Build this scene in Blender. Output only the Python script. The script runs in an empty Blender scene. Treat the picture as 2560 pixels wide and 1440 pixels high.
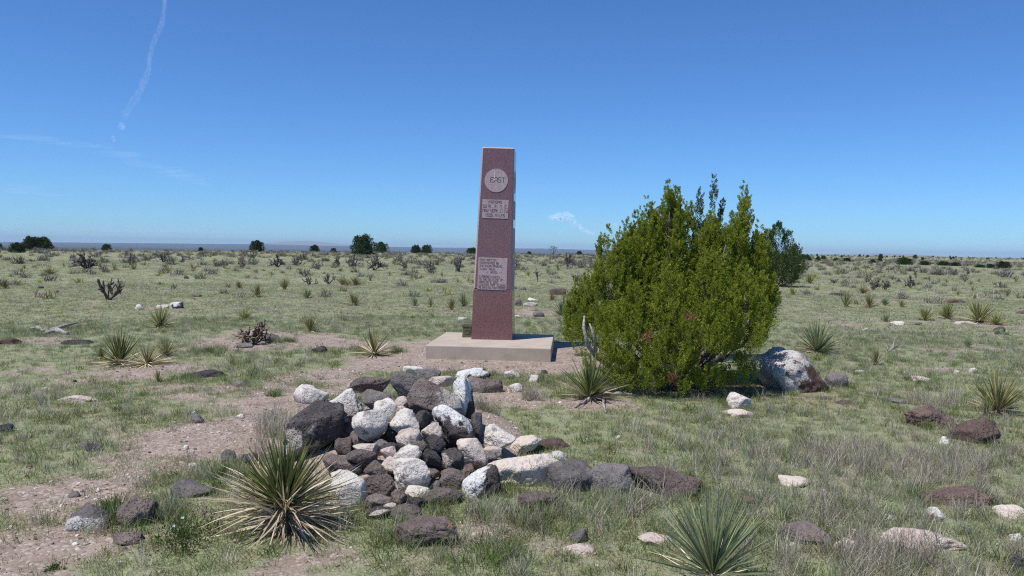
import bpy, bmesh, math
import numpy as np
from mathutils import Vector, Quaternion, Matrix

S = bpy.context.scene
C = S.collection
F, PITCH, ROLL, CH = 1958.2, 0.04949, 0.0168, 1.6      # focal (px of a 2560 frame), tilt, roll, eye height

# ------------------------------------------------------------------ camera, sky, sun
fw = np.array([0, math.cos(PITCH), -math.sin(PITCH)])
r0 = np.array([1.0, 0, 0]); u0 = np.cross(r0, fw)
rt = math.cos(ROLL) * r0 + math.sin(ROLL) * u0
up = -math.sin(ROLL) * r0 + math.cos(ROLL) * u0
cam = bpy.data.objects.new('camera', bpy.data.cameras.new('camera'))
C.objects.link(cam); S.camera = cam
cam.data.sensor_width = 36; cam.data.lens = F / 2560 * 36
cam.data.clip_start = 0.05; cam.data.clip_end = 120000
cam.matrix_world = Matrix(((rt[0], up[0], -fw[0], 0), (rt[1], up[1], -fw[1], 0), (rt[2], up[2], -fw[2], CH), (0, 0, 0, 1)))

SUN_EL, SUN_AZ = math.radians(64), math.radians(36)     # shadows fall to +x and, by SUN_AZ, away from the camera
sd = Vector((-math.cos(SUN_EL) * math.cos(SUN_AZ), -math.cos(SUN_EL) * math.sin(SUN_AZ), math.sin(SUN_EL)))
W = bpy.data.worlds.new('World'); S.world = W; W.use_nodes = True
wn = W.node_tree; wn.nodes.clear()
sky = wn.nodes.new('ShaderNodeTexSky'); sky.sky_type = 'NISHITA'; sky.sun_disc = False
sky.sun_elevation = SUN_EL; sky.sun_rotation = math.atan2(sd.x, sd.y)
sky.altitude = 1500; sky.air_density = 1.0; sky.dust_density = 0.25; sky.ozone_density = 2.6
hs = wn.nodes.new('ShaderNodeMix'); hs.data_type = 'RGBA'; hs.blend_type = 'MULTIPLY'; hs.inputs[0].default_value = 1
hs.inputs[7].default_value = (.445, .765, 1.15, 1)        # the blue cast of this camera's sky
bg = wn.nodes.new('ShaderNodeBackground'); bg.inputs[1].default_value = 0.11
wo = wn.nodes.new('ShaderNodeOutputWorld')
wn.links.new(sky.outputs[0], hs.inputs[6]); wn.links.new(hs.outputs[2], bg.inputs[0]); wn.links.new(bg.outputs[0], wo.inputs[0])
sun = bpy.data.objects.new('sun', bpy.data.lights.new('sun', 'SUN')); C.objects.link(sun)
sun.data.energy = 4.5; sun.data.angle = math.radians(0.53); sun.data.color = (1, 0.955, 0.89)
sun.rotation_euler = sd.to_track_quat('Z', 'Y').to_euler()
S.view_settings.view_transform = 'Standard'; S.view_settings.look = 'None'
S.view_settings.exposure = 0.12; S.view_settings.gamma = 1; S.view_settings.use_curve_mapping = False
S.render.engine = 'CYCLES'; S.cycles.use_denoising = False; S.cycles.pixel_filter_type = 'BLACKMAN_HARRIS'; S.cycles.filter_width = 1.15
S.cycles.transparent_max_bounces = 24; S.cycles.max_bounces = 6; S.cycles.volume_bounces = 0
S.cycles.diffuse_bounces = 3; S.cycles.sample_clamp_indirect = 4

# ------------------------------------------------------------------ numbers: noise, terrain, unprojection
def hsh(i, s):
    i = (i.astype(np.int64) * np.array([374761393, 668265263, 2147483647 // 3][:i.shape[-1]], np.int64)).sum(-1) + s * 974711
    i = (i ^ (i >> 13)) * 1274126177; i = i & 0x7fffffff
    i = ((i ^ (i >> 16)) * 668265263) & 0x7fffffff
    return (i & 0xfffff) / 0xfffff
def vn(p, s=0):
    p = np.asarray(p, float); f = np.floor(p); t = p - f; t = t * t * (3 - 2 * t); n = p.shape[-1]; out = 0
    for c in range(2 ** n):
        o = np.array([(c >> k) & 1 for k in range(n)])
        out = out + np.where(o, t, 1 - t).prod(-1) * hsh(f + o, s)
    return out * 2 - 1
def fbm(p, o=4, s=0):
    p = np.asarray(p, float); a, v, tot = 1, 0, 0
    for k in range(o):
        v = v + a * vn(p * 2 ** k + 17.3 * k, s + k); tot += a; a *= .5
    return v / tot
def sm(a, b, x):
    t = np.clip((np.asarray(x, float) - a) / (b - a), 0, 1); return t * t * (3 - 2 * t)
def xy(x, y): return np.stack([np.asarray(x, float), np.asarray(y, float)], -1)

SLAB = (-0.262, 12.11, -0.0745, 1.81, 1.85, 0.193)      # x, y, yaw, width, depth, height
MOUND = (-0.83, 6.45, 0.95, 1.45, 0.44)
EDX = [-20000, -2000, -300, -113, -87, -48, 9, 60, 150, 400, 1000, 3000, 6000]
EDY = [80, 110, 130, 142, 150, 200, 255, 480, 850, 1550, 3600, 10000, 17000]
def edge_y(x): return np.interp(x, EDX, EDY)
def slabdist(x, y):
    c, s = math.cos(-SLAB[2]), math.sin(-SLAB[2]); a = x - SLAB[0]; b = y - SLAB[1]
    qx = np.abs(c * a - s * b) - SLAB[3] / 2; qy = np.abs(s * a + c * b) - SLAB[4] / 2
    return np.hypot(np.maximum(qx, 0), np.maximum(qy, 0)) + np.minimum(np.maximum(qx, qy), 0)
def Hg(x, y, mound=0.5):
    x = np.asarray(x, float); y = np.asarray(y, float); d = np.hypot(x, y); p = xy(x, y)
    h = .022 * fbm(p / .9, 3, 3) * (1 - sm(25, 60, d)) + .07 * fbm(p / 7, 2, 5) * sm(7, 22, d) + .12 * fbm(p / 45, 2, 7) * sm(40, 130, d)
    h = h * sm(0.0, 1.4, slabdist(x, y))
    r2 = ((x - MOUND[0]) / MOUND[2]) ** 2 + ((y - MOUND[1]) / MOUND[3]) ** 2
    h = h + mound * MOUND[4] * np.maximum(0, 1 - r2) ** .8
    over = np.where(y > 0, y - edge_y(x), -1)
    drop = sm(0, 500, over)
    az = x / np.maximum(d, 1)
    rim = sm(9000, 14500, d) * np.interp(az, [-.7, -.5, -.33, -.11, .036, .3, .9], [6, 28, 54, 50, 62, 47, 47])
    canyon = (9 * np.abs(fbm(p / 900, 4, 11)) + 6 * fbm(p / 260, 3, 12)) * sm(200, 900, over)
    h = h + drop * -45 + rim * drop + canyon * drop
    return h
def ray(px, py): 
    d = fw + rt * (px - 1280) / F + up * (720 - py) / F
    return d / d[1]
TS = np.concatenate([np.geomspace(1.5, 40, 900), np.geomspace(40.1, 16000, 1400)])
def hit(px, py, mound=0.5, extra=0.0):
    d = ray(px, py); P = d[None] * TS[:, None]; z = CH + P[:, 2] - Hg(P[:, 0], P[:, 1], mound) - extra
    k = np.argmax(z < 0)
    if z[k] >= 0: k = len(TS) - 1
    k = max(k, 1); a = z[k - 1] / (z[k - 1] - z[k] + 1e-12); t = TS[k - 1] + a * (TS[k] - TS[k - 1])
    return np.array([d[0] * t, t, CH + d[2] * t])
def at(px, py, t):
    d = ray(px, py); return np.array([d[0] * t, t, CH + d[2] * t])
def onz(px, py, z):
    d = ray(px, py); return at(px, py, (z - CH) / d[2])
def hit_mesa(px, py):
    """like hit(), but never beyond the rim of the tableland"""
    P = hit(px, py); d = ray(px, py)
    if P[1] > edge_y(P[0]) - 4:
        for t in np.linspace(60, 900, 1700):
            if t > edge_y(d[0] * t) - 5: break
        P = np.array([d[0] * t, t, 0.0])
    P[2] = gz(P[0], P[1]); return P
def gz(x, y): return float(Hg(x, y))

# ------------------------------------------------------------------ builders
def tag(o, label=None, cat=None, group=None, kind=None):
    for k, v in (('label', label), ('category', cat), ('group', group), ('kind', kind)):
        if v: o[k] = v
    return o
def add(name, me, mat=None, parent=None, loc=None):
    o = bpy.data.objects.new(name, me)
    if mat is not None and not me.materials: me.materials.append(mat)
    if parent: o.parent = parent
    if loc is not None: o.location = loc
    C.objects.link(o); return o
def empty(name, loc, rz=0):
    o = bpy.data.objects.new(name, None); o.location = loc; o.rotation_euler = (0, 0, rz); o.empty_display_size = .2
    C.objects.link(o); return o
def mk(name, V, Fc, attrs=None, smooth=False, mat=None):
    V = np.asarray(V, np.float32); me = bpy.data.meshes.new(name)
    Fc = [np.asarray(f, np.int32) for f in (Fc if isinstance(Fc, list) else [Fc])]
    nl = sum(f.size for f in Fc); nf = sum(len(f) for f in Fc)
    me.vertices.add(len(V)); me.vertices.foreach_set('co', V.ravel())
    me.loops.add(nl); me.loops.foreach_set('vertex_index', np.concatenate([f.ravel() for f in Fc]))
    me.polygons.add(nf)
    tot = np.concatenate([np.full(len(f), f.shape[1], np.int32) for f in Fc])
    me.polygons.foreach_set('loop_start', np.concatenate([[0], np.cumsum(tot)[:-1]]).astype(np.int32))
    me.update(calc_edges=True); me.validate()
    me.polygons.foreach_set('use_smooth', np.full(nf, bool(smooth)))
    for k, v in (attrs or {}).items():
        a = me.attributes.new(k, 'FLOAT', 'POINT'); a.data.foreach_set('value', np.asarray(v, np.float32))
    if mat: me.materials.append(mat)
    return me
def nrm(v): return v / np.maximum(np.linalg.norm(v, axis=-1, keepdims=True), 1e-9)
def ribbons(base, d, L, Wd, droop, nseg, fold, tone, rng):
    n = len(base); d = nrm(d); z = np.array([0, 0, 1.0])
    side = nrm(np.cross(d, z + rng.normal(0, .35, (n, 3)))); nor = np.cross(side, d)
    t = np.linspace(0, 1, nseg + 1); cols = 3 if fold else 2
    cen = base[:, None] + d[:, None] * (L[:, None] * t)[..., None] - z * (droop[:, None] * L[:, None] * t ** 2)[..., None]
    w = (Wd[:, None] * np.maximum(.04, (1 - t ** 2.6)) * (.55 + .45 * np.minimum(1, t * 6))) * .5
    sgn = [-1, 0, 1] if fold else [-1, 1]
    V = np.stack([cen + side[:, None] * (w * s)[..., None] + nor[:, None] * (w * fold * abs(s))[..., None] for s in sgn], 2)
    m = (nseg + 1) * cols; idx = np.arange(nseg)[:, None] * cols + np.arange(cols - 1)
    q = np.stack([idx, idx + 1, idx + cols + 1, idx + cols], -1).reshape(-1, 4)
    Q = (np.arange(n)[:, None, None] * m + q).reshape(-1, 4)
    at_ = dict(tone=np.repeat(tone, m), along=np.tile(np.repeat(t, cols), n), edge=np.tile(np.abs(np.array(sgn)), n * (nseg + 1)))
    return V.reshape(-1, 3), Q, at_
def join(parts):
    V, Q, A, o = [], [], {}, 0
    for v, q, a in parts:
        V.append(v); Q.append(q + o); o += len(v)
        for k in a: A.setdefault(k, []).append(a[k])
    return np.concatenate(V), np.concatenate(Q), {k: np.concatenate(v) for k, v in A.items()}
def tube(P, R, n=6, seed=0):
    P = np.asarray(P, float); R = np.asarray(R, float); T = nrm(np.gradient(P, axis=0))
    a = np.array([.3, .9, .2]); s = nrm(np.cross(T, a)); b = np.cross(T, s)
    th = np.arange(n) / n * 2 * math.pi
    V = P[:, None] + R[:, None, None] * (np.cos(th)[:, None] * s[:, None] + np.sin(th)[:, None] * b[:, None])
    k = len(P); i = np.arange(k - 1)[:, None] * n; j = np.arange(n); j2 = (j + 1) % n
    Q = np.stack(np.broadcast_arrays(i + j, i + j2, i + n + j2, i + n + j), -1).reshape(-1, 4)
    V = np.concatenate([V.reshape(-1, 3), P[:1], P[-1:]])
    c0, c1 = k * n, k * n + 1; e = (k - 1) * n
    Q = np.concatenate([Q, np.stack([np.full(n, c0), j2, j, j], -1), np.stack([np.full(n, c1), e + j, e + j2, e + j2], -1)])
    return V, Q, {}
def quadtri(me_name, V, Q, attrs, mat, smooth=True):
    Q = np.asarray(Q); t = Q[:, 2] == Q[:, 3]
    fs = [Q[~t]] + ([Q[t][:, :3]] if t.any() else [])
    return mk(me_name, V, [f for f in fs if len(f)], attrs, smooth, mat)
def boxes(lst):
    """list of (centre, half sizes) -> verts, quads"""
    out = []
    for c, h in lst:
        v = np.array([[x, y, z] for x in (-1, 1) for y in (-1, 1) for z in (-1, 1)], float) * h + c
        q = np.array([[0, 1, 3, 2], [4, 6, 7, 5], [0, 4, 5, 1], [2, 3, 7, 6], [0, 2, 6, 4], [1, 5, 7, 3]])
        out.append((v, q, {}))
    return join(out)
def bevel(me, w, seg=2):
    bm = bmesh.new(); bm.from_mesh(me)
    bmesh.ops.bevel(bm, geom=bm.edges[:], offset=w, segments=seg, affect='EDGES', profile=.6)
    bm.to_mesh(me); bm.free(); return me

# ------------------------------------------------------------------ material helper
class M:
    def __init__(s, name, rough=.8, spec=.3):
        s.m = bpy.data.materials.new(name); s.m.use_nodes = True; s.t = s.m.node_tree
        s.b = s.t.nodes['Principled BSDF']; s.o = s.t.nodes['Material Output']
        s.b.inputs['Roughness'].default_value = rough; s.b.inputs['Specular IOR Level'].default_value = spec
    def n(s, ty, **kw):
        n = s.t.nodes.new(ty)
        for k, v in kw.items(): setattr(n, k, v)
        return n
    def put(s, v, sock):
        if isinstance(v, bpy.types.NodeSocket): s.t.links.new(v, sock)
        elif isinstance(v, (tuple, list)) and len(v) == 3 and sock.type == 'RGBA': sock.default_value = (*v, 1)
        else: sock.default_value = v
    def attr(s, name, ty='GEOMETRY'): return s.n('ShaderNodeAttribute', attribute_name=name, attribute_type=ty).outputs['Fac']
    def co(s): return s.n('ShaderNodeTexCoord').outputs['Object']
    def noise(s, scale, det=4, rough=.6, co=None, dist=0):
        n = s.n('ShaderNodeTexNoise'); n.inputs['Scale'].default_value = scale; n.inputs['Detail'].default_value = det
        n.inputs['Roughness'].default_value = rough; n.inputs['Distortion'].default_value = dist
        s.put(co or s.co(), n.inputs['Vector']); return n.outputs['Fac']
    def voro(s, scale, co=None, feat='F1', out='Distance'):
        n = s.n('ShaderNodeTexVoronoi', feature=feat); n.inputs['Scale'].default_value = scale
        s.put(co or s.co(), n.inputs['Vector']); return n.outputs[out]
    def math(s, op, a, b=0.0, c=0.0):
        n = s.n('ShaderNodeMath', operation=op); s.put(a, n.inputs[0]); s.put(b, n.inputs[1]); s.put(c, n.inputs[2]); return n.outputs[0]
    def ramp(s, v, a, b, lo=0.0, hi=1.0):
        n = s.n('ShaderNodeMapRange', interpolation_type='SMOOTHSTEP'); s.put(v, n.inputs[0])
        for k, x in zip((1, 2, 3, 4), (a, b, lo, hi)): n.inputs[k].default_value = x
        return n.outputs[0]
    def mix(s, f, a, b, mode='MIX'):
        n = s.n('ShaderNodeMix', data_type='RGBA', blend_type=mode); s.put(f, n.inputs[0]); s.put(a, n.inputs[6]); s.put(b, n.inputs[7]); return n.outputs[2]
    def rnd(s): return s.n('ShaderNodeObjectInfo').outputs['Random']
    def col(s, v): s.put(v, s.b.inputs['Base Color']); return s
    def bump(s, h, strength=.5, dist=.01):
        n = s.n('ShaderNodeBump'); n.inputs['Strength'].default_value = strength; n.inputs['Distance'].default_value = dist
        s.put(h, n.inputs['Height']); s.put(n.outputs[0], s.b.inputs['Normal']); return s
    def leafy(s, c, f=.3):
        t = s.n('ShaderNodeBsdfTranslucent'); s.put(c, t.inputs[0]); x = s.n('ShaderNodeMixShader'); x.inputs[0].default_value = f
        s.t.links.new(s.b.outputs[0], x.inputs[1]); s.t.links.new(t.outputs[0], x.inputs[2]); s.t.links.new(x.outputs[0], s.o.inputs[0]); return s

def blade_mat(name, c1, c2, c3, rough=.55, tr=.25, edge=None):
    m = M(name, rough, .1); t = m.attr('tone'); r = m.rnd()
    c = m.mix(m.ramp(t, 0, .6), c1, c2); c = m.mix(m.ramp(t, .6, 1), c, c3)
    k = m.n('ShaderNodeHueSaturation'); m.put(c, k.inputs['Color'])
    m.put(m.math('MULTIPLY_ADD', r, .5, .75), k.inputs['Value']); m.put(m.math('MULTIPLY_ADD', r, .05, .475), k.inputs['Hue']); c = k.outputs[0]
    if edge: c = m.mix(m.ramp(m.attr('edge'), .55, 1, 0, .7), c, edge)
    return m.col(c).leafy(c, tr).m
# ------------------------------------------------------------------ masks of bare soil, on the ground plane
def polyd(x, y, pts):
    best = np.full(np.shape(x), 1e9)
    for (ax, ay), (bx, by) in zip(pts[:-1], pts[1:]):
        vx, vy = bx - ax, by - ay; t = np.clip(((x - ax) * vx + (y - ay) * vy) / (vx * vx + vy * vy + 1e-9), 0, 1)
        best = np.minimum(best, np.hypot(x - ax - t * vx, y - ay - t * vy))
    return best
PATH = [hit(*p, 0)[:2] for p in ((-260, 1520), (60, 1400), (230, 1230), (400, 1140), (560, 1095), (690, 1040), (820, 960), (960, 915), (1030, 905))]
PATH2 = [hit(*p, 0)[:2] for p in ((-300, 1240), (120, 1130), (350, 1080), (640, 1090))]
PATCH = [(*hit(px, py, 0)[:2], r) for px, py, r in ((560, 868, .9), (740, 850, .6), (880, 860, .7), (330, 925, .7), (1790, 1120, .35), (1000, 870, .5), (1250, 1000, .7),
         (1380, 950, .8), (1640, 1340, .2), (2130, 1380, .25), (1440, 1380, .22), (640, 830, .8), (160, 850, .7), (1340, 780, 1.2), (1500, 1010, .35), (1850, 1060, .35), (2060, 1010, .5), (1200, 1340, .2))]
def bare(x, y):
    p = xy(x, y); n = fbm(p / .55, 4, 21); n2 = fbm(p / 2.2, 3, 22)
    b = .8 * (1 - sm(.1, .95, polyd(x, y, PATH))) + .5 * (1 - sm(.1, 1.1, polyd(x, y, PATH2)))
    b = b + 1.6 * (1 - sm(.35, 1.15, slabdist(x, y + .25)))
    for a, c, r in PATCH: b = b + .8 * np.exp(-((x - a) ** 2 + (y - c) ** 2) / r ** 2)
    lf = sm(.6, -1.2, x) * sm(11, 7, y)
    b = b + .26 * lf + .95 * n + .45 * n2 - .16
    b = b - .5 * sm(.2, 1.2, x) * sm(9, 6, y)
    b = b + sm(8, 13, y) * (.35 * np.maximum(0, fbm(p / np.array([1.5, 1.1]), 4, 27) - .02) + .35 * np.maximum(0, fbm(p / 4.0, 3, 28)))
    b = np.where(np.hypot((x - MOUND[0]) / MOUND[2], (y - MOUND[1]) / MOUND[3]) < 1.0, 1.2, b)
    return np.clip(b, 0, 1)
JB = hit(1690, 962, 0)                                   # foot of the large juniper
def litter(x, y):
    return np.clip(1.25 - np.hypot((x - JB[0] - .1) / 1.0, (y - JB[1] - .1) / .9) + .35 * fbm(xy(x, y) / .3, 3, 31), 0, 1)

# ------------------------------------------------------------------ ground: one sheet from under the camera to the horizon
def build_ground():
    front = np.radians(np.linspace(-44, 44, 400)); rest = np.radians(np.linspace(44, 316, 70)[1:-1])
    th = np.concatenate([front, rest]); n = len(th)
    r = np.concatenate([np.geomspace(.6, 40, 330), np.geomspace(40, 400, 110)[1:], np.geomspace(400, 17000, 150)[1:]])
    X = r[:, None] * np.sin(th); Y = r[:, None] * np.cos(th)
    Z = Hg(X, Y); V = np.stack([X, Y, Z], -1).reshape(-1, 3)
    k = len(r); i = np.arange(k - 1)[:, None] * n; j = np.arange(n); j2 = (j + 1) % n
    Q = np.stack(np.broadcast_arrays(i + j, i + n + j, i + n + j2, i + j2), -1).reshape(-1, 4)[:, ::-1]
    V = np.concatenate([V, [[0, 0, gz(0, 0)]]]); c = len(V) - 1
    T = np.stack([np.full(n, c), j2, j], -1)[:, ::-1]
    x, y = V[:, 0], V[:, 1]; d = np.hypot(x, y)
    over = np.where(y > 0, y - edge_y(x), -1)
    A = dict(bare=np.where(d < 110, bare(x, y), .2), litter=np.where(d < 30, litter(x, y), 0), plain=sm(60, 400, over), far=sm(18, 70, d))
    m = M('ground_soil', .95, .1); co = m.co()
    n1 = m.noise(3.1, 5, .65, co); n2 = m.noise(38, 4, .7, co); n3 = m.noise(.35, 4, .6, co)
    pc = m.n('ShaderNodeTexVoronoi'); pc.inputs['Scale'].default_value = 46; m.put(co, pc.inputs['Vector'])
    sep = m.n('ShaderNodeSeparateColor'); m.put(pc.outputs['Color'], sep.inputs[0])
    soil = m.mix(m.ramp(n1, .3, .7), (.245, .193, .152), (.345, .278, .228))
    soil = m.mix(m.ramp(n2, .45, .75, 0, .5), soil, (.20, .14, .115))
    soil = m.mix(m.math('MULTIPLY', m.ramp(sep.outputs[0], .7, .9), .55), soil, (.50, .43, .37))
    soil = m.mix(m.math('MULTIPLY', m.ramp(sep.outputs[1], .8, .95), .6), soil, (.16, .12, .105))
    turf = m.mix(m.ramp(n2, .35, .7), (.20, .232, .125), (.31, .312, .19))
    turf = m.mix(m.ramp(n1, .45, .72, 0, .75), turf, (.29, .235, .18)); turf = m.mix(m.ramp(n3, .5, .7, 0, .45), turf, (.27, .235, .165))
    b = m.math('ADD', m.attr('bare'), m.math('MULTIPLY_ADD', n2, .5, -.25))
    c = m.mix(m.ramp(b, .25, .6), turf, soil)
    lt = m.math('ADD', m.attr('litter'), m.math('MULTIPLY_ADD', n2, .6, -.3))
    c = m.mix(m.ramp(lt, .3, .7, 0, .85), c, (.12, .055, .033))
    fg = m.mix(m.ramp(n3, .3, .7), (.20, .245, .128), (.30, .312, .185)); fg = m.mix(m.ramp(n1, .4, .7, 0, .6), fg, (.25, .21, .15)); fg = m.mix(m.ramp(m.attr('bare'), .2, .75, 0, .8), fg, (.33, .265, .20)); fg = m.mix(m.ramp(m.noise(.12, 4, .6, co), .5, .68, 0, .5), fg, (.27, .24, .17))
    c = m.mix(m.math('MULTIPLY', m.attr('far'), .85), c, fg)
    pn = m.noise(.0035, 6, .65, co, .4); pn2 = m.noise(.0011, 4, .6, co)
    pl = m.mix(m.ramp(pn, .52, .66), (.022, .03, .022), (.15, .095, .07)); pl = m.mix(m.ramp(pn2, .45, .65, 0, .7), pl, (.028, .034, .028))
    c = m.mix(m.attr('plain'), c, pl)
    h = m.math('ADD', n2, m.math('MULTIPLY', pc.outputs['Distance'], -.6))
    m.col(c).bump(h, .7, .012)
    me = mk('ground', V, [Q, T], A, True, m.m)
    tag(add('ground', me), kind='structure')
build_ground()

# a blue far-off mountain on each side of the skyline
def mountain(name, pxs, tops, dist, label):
    m = bpy.data.materials.get('mountain_forest')
    if not m:
        q = M('mountain_forest', .95, .1); m = q.col(q.mix(q.noise(.004, 5), (.20, .21, .20), (.27, .26, .24))).m
    n, k = 60, 14; xs = np.linspace(pxs[0], pxs[-1], n); V = []
    base = -30.0
    for j in range(k):
        v = j / (k - 1); prof = math.sin(math.pi * v) ** .8
        for i, px in enumerate(xs):
            e = math.sin(math.pi * i / (n - 1)) ** .5
            t = np.interp(px, pxs, tops); p = at(px, t, dist)
            zz = base + (p[2] - base) * prof * (1 + .012 * e * fbm(np.array([[i * .35, j * .6]]), 3, 5)[0])
            V.append((p[0], dist + (v - .5) * 2600, zz))
    i = np.arange(k - 1)[:, None] * n; j = np.arange(n - 1)
    Q = np.stack(np.broadcast_arrays(i + j, i + j + 1, i + n + j + 1, i + n + j), -1).reshape(-1, 4)
    tag(add(name, mk(name, V, Q, None, True, m)), label, kind='structure')
mountain('mountain', [560, 640, 690, 720, 752, 775, 800, 830, 900], [613, 609, 606, 603.4, 602.6, 602.8, 604.5, 608, 614], 15600, 'faint blue far mountain left of the dark round juniper')
mountain('mountain', [2030, 2090, 2150, 2200, 2240, 2290, 2360], [636.5, 635.2, 633.6, 633.2, 634, 637, 641], 15300, 'faint low blue mountain on the right skyline')

# ------------------------------------------------------------------ haze: the blue of the far plain
def build_haze():
    me = bpy.data.meshes.new('haze'); v, q, _ = boxes([((0, 0, 17), (17600, 17600, 88))]); me = mk('haze', v, q)
    hz = M('haze_air'); t = hz.t; t.nodes.remove(hz.b)
    vol = t.nodes.new('ShaderNodeVolumePrincipled'); vol.inputs['Color'].default_value = (.62, .79, 1.0, 1)
    vol.inputs['Density'].default_value = 7.0e-5; vol.inputs['Anisotropy'].default_value = 0.0
    t.links.new(vol.outputs[0], hz.o.inputs['Volume'])
    tag(add('haze', me, hz.m), kind='stuff')
build_haze()

# ------------------------------------------------------------------ clouds and vapour trails
def ico(n):
    bm = bmesh.new(); bmesh.ops.create_icosphere(bm, subdivisions=n, radius=1); bm.verts.ensure_lookup_table()
    v = np.array([p.co[:] for p in bm.verts]); f = np.array([[q.index for q in p.verts] for p in bm.faces]); bm.free(); return v, f
ICO = {k: ico(k) for k in (2, 3, 4, 5, 6)}
def cloud_mat(name, k, col=(.9, .9, .9)):
    m = M(name); t = m.t; t.nodes.remove(m.b)
    lw = m.n('ShaderNodeLayerWeight'); lw.inputs[0].default_value = .5
    fac = m.math('POWER', m.math('SUBTRACT', 1.0, lw.outputs['Facing']), 1.6)
    g = m.n('ShaderNodeNewGeometry').outputs['Position']
    fac = m.math('MULTIPLY', fac, m.ramp(m.noise(.004, 3, .6, g), .3, .7, .45, 1)); fac = m.math('MULTIPLY', fac, k)
    d = m.n('ShaderNodeBsdfDiffuse'); m.put(col, d.inputs[0]); tr = m.n('ShaderNodeBsdfTranslucent'); m.put(col, tr.inputs[0])
    a = m.n('ShaderNodeAddShader'); t.links.new(d.outputs[0], a.inputs[0]); t.links.new(tr.outputs[0], a.inputs[1])
    x = m.n('ShaderNodeMixShader'); m.put(fac, x.inputs[0]); t.links.new(m.n('ShaderNodeBsdfTransparent').outputs[0], x.inputs[1])
    t.links.new(a.outputs[0], x.inputs[2]); t.links.new(x.outputs[0], m.o.inputs[0]); return m.m
CM = {k: cloud_mat('cloud_vapour', v) for k, v in dict(trail=.020, scrap=.10, wisp=.042, puff=.075, faint=.022).items()}
def puffs(name, items, dist, mat, label, cat, seed, step=.55):
    """items: list of (x, y, half width, half height) in the photograph's pixels, strung along their polyline"""
    rng = np.random.default_rng(seed); v0, f0 = ICO[3]; V, T = [], []
    for a, b in zip(items[:-1], items[1:]) if len(items) > 1 else [(items[0], items[0])]:
        n = max(1, int(math.hypot(a[0] - b[0], a[1] - b[1]) / (step * max(2, (a[2] + b[2]) / 2))))
        for i in range(n):
            q = np.array(a) + (np.array(b) - np.array(a)) * (i + rng.uniform(0, .9)) / n
            s = dist / F; c = at(q[0] + rng.normal(0, .25) * q[2], q[1] + rng.normal(0, .25) * q[3], dist + rng.uniform(-.5, .5) * q[2] * s)
            k = rng.uniform(.7, 1.25); r = 1 + .35 * fbm(v0 * 1.7 + rng.uniform(0, 99), 3, seed)
            p = v0 * r[:, None] * np.array([q[2] * k, min(q[2], q[3] * 3) * k, q[3] * k]) * s
            V.append(p + c); T.append(f0 + len(v0) * len(T))
    return tag(add(name, mk(name, np.concatenate(V), np.concatenate(T), None, True, mat)), label, cat)
puffs('contrail', [(417, -40, 5, 14), (405, 60, 5, 12), (381, 112, 4, 12), (374, 150, 5, 14), (370, 182, 5, 14), (350, 230, 6, 14), (326, 268, 7, 12), (306, 292, 9, 7)], 21000,
      CM['trail'], 'long thin vapour trail curving down the blue sky at upper left', 'contrail', 1)
puffs('contrail', [(308, 312, 9, 7), (296, 322, 10, 7)], 21000, CM['scrap'], 'small vapour scrap just below the long vapour trail', 'contrail', 2)
puffs('contrail', [(289, 346, 8, 10), (288, 354, 7, 7)], 21000, CM['scrap'], 'lowest small vapour scrap below the long vapour trail', 'contrail', 3)
puffs('wispy_cloud', [(-20, 338, 60, 4), (100, 348, 55, 5), (230, 366, 50, 6), (330, 390, 45, 7)], 24000, CM['wisp'], 'thin pale streak running in from the left edge of the sky', 'cloud', 4)
puffs('wispy_cloud', [(330, 395, 40, 7), (420, 430, 50, 9), (480, 450, 45, 9), (525, 462, 20, 5)], 24000, CM['wisp'], 'faint slanting cirrus streak left of the monument', 'cloud', 5)
puffs('wispy_cloud', [(-20, 470, 60, 7), (60, 482, 60, 7), (140, 490, 30, 4)], 24000, CM['wisp'], 'faint short streak low at the left edge of the sky', 'cloud', 6)
puffs('cloud_bank', [(-50, 578, 200, 16), (250, 575, 200, 16), (640, 590, 160, 12)], 28000, CM['faint'], 'pale cloud bank low over the blue plain at left', 'cloud', 8)
puffs('cumulus_cloud', [(1374, 544, 9, 3.5), (1392, 540, 12, 5), (1406, 536, 11, 6), (1418, 535, 10, 6), (1430, 540, 7, 4), (1404, 546, 22, 6), (1378, 547, 12, 4), (1412, 552, 16, 6)], 26000, CM['puff'], 'largest small white cloud, between the monument and the big juniper', 'cloud', 9, .3)
puffs('cumulus_cloud', [(1415, 556, 14, 12), (1436, 556, 9, 9), (1448, 565, 6, 7), (1462, 577, 9, 5), (1488, 588, 9, 4)], 26000, CM['scrap'], 'small cloud trailing down to the right below the largest cloud', 'cloud', 10, .5)
puffs('cumulus_cloud', [(1398, 581, 8, 4), (1408, 577, 8, 5)], 26000, CM['scrap'], 'tiny white puff straight below the largest cloud', 'cloud', 11)
puffs('cumulus_cloud', [(1533, 563, 12, 7), (1545, 560, 9, 6)], 26000, CM['scrap'], 'small pale cloud touching the left top of the big juniper', 'cloud', 12)
puffs('cumulus_cloud', [(2430, 612, 60, 9), (2500, 605, 70, 10), (2580, 612, 60, 9)], 28000, CM['faint'], 'pale cloud bank low over the right skyline', 'cloud', 13)
puffs('cumulus_cloud', [(590, 580, 20, 5), (606, 579, 18, 5)], 28000, CM['wisp'], 'tiny pink-white cloud low over the blue plain at left', 'cloud', 14)
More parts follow.
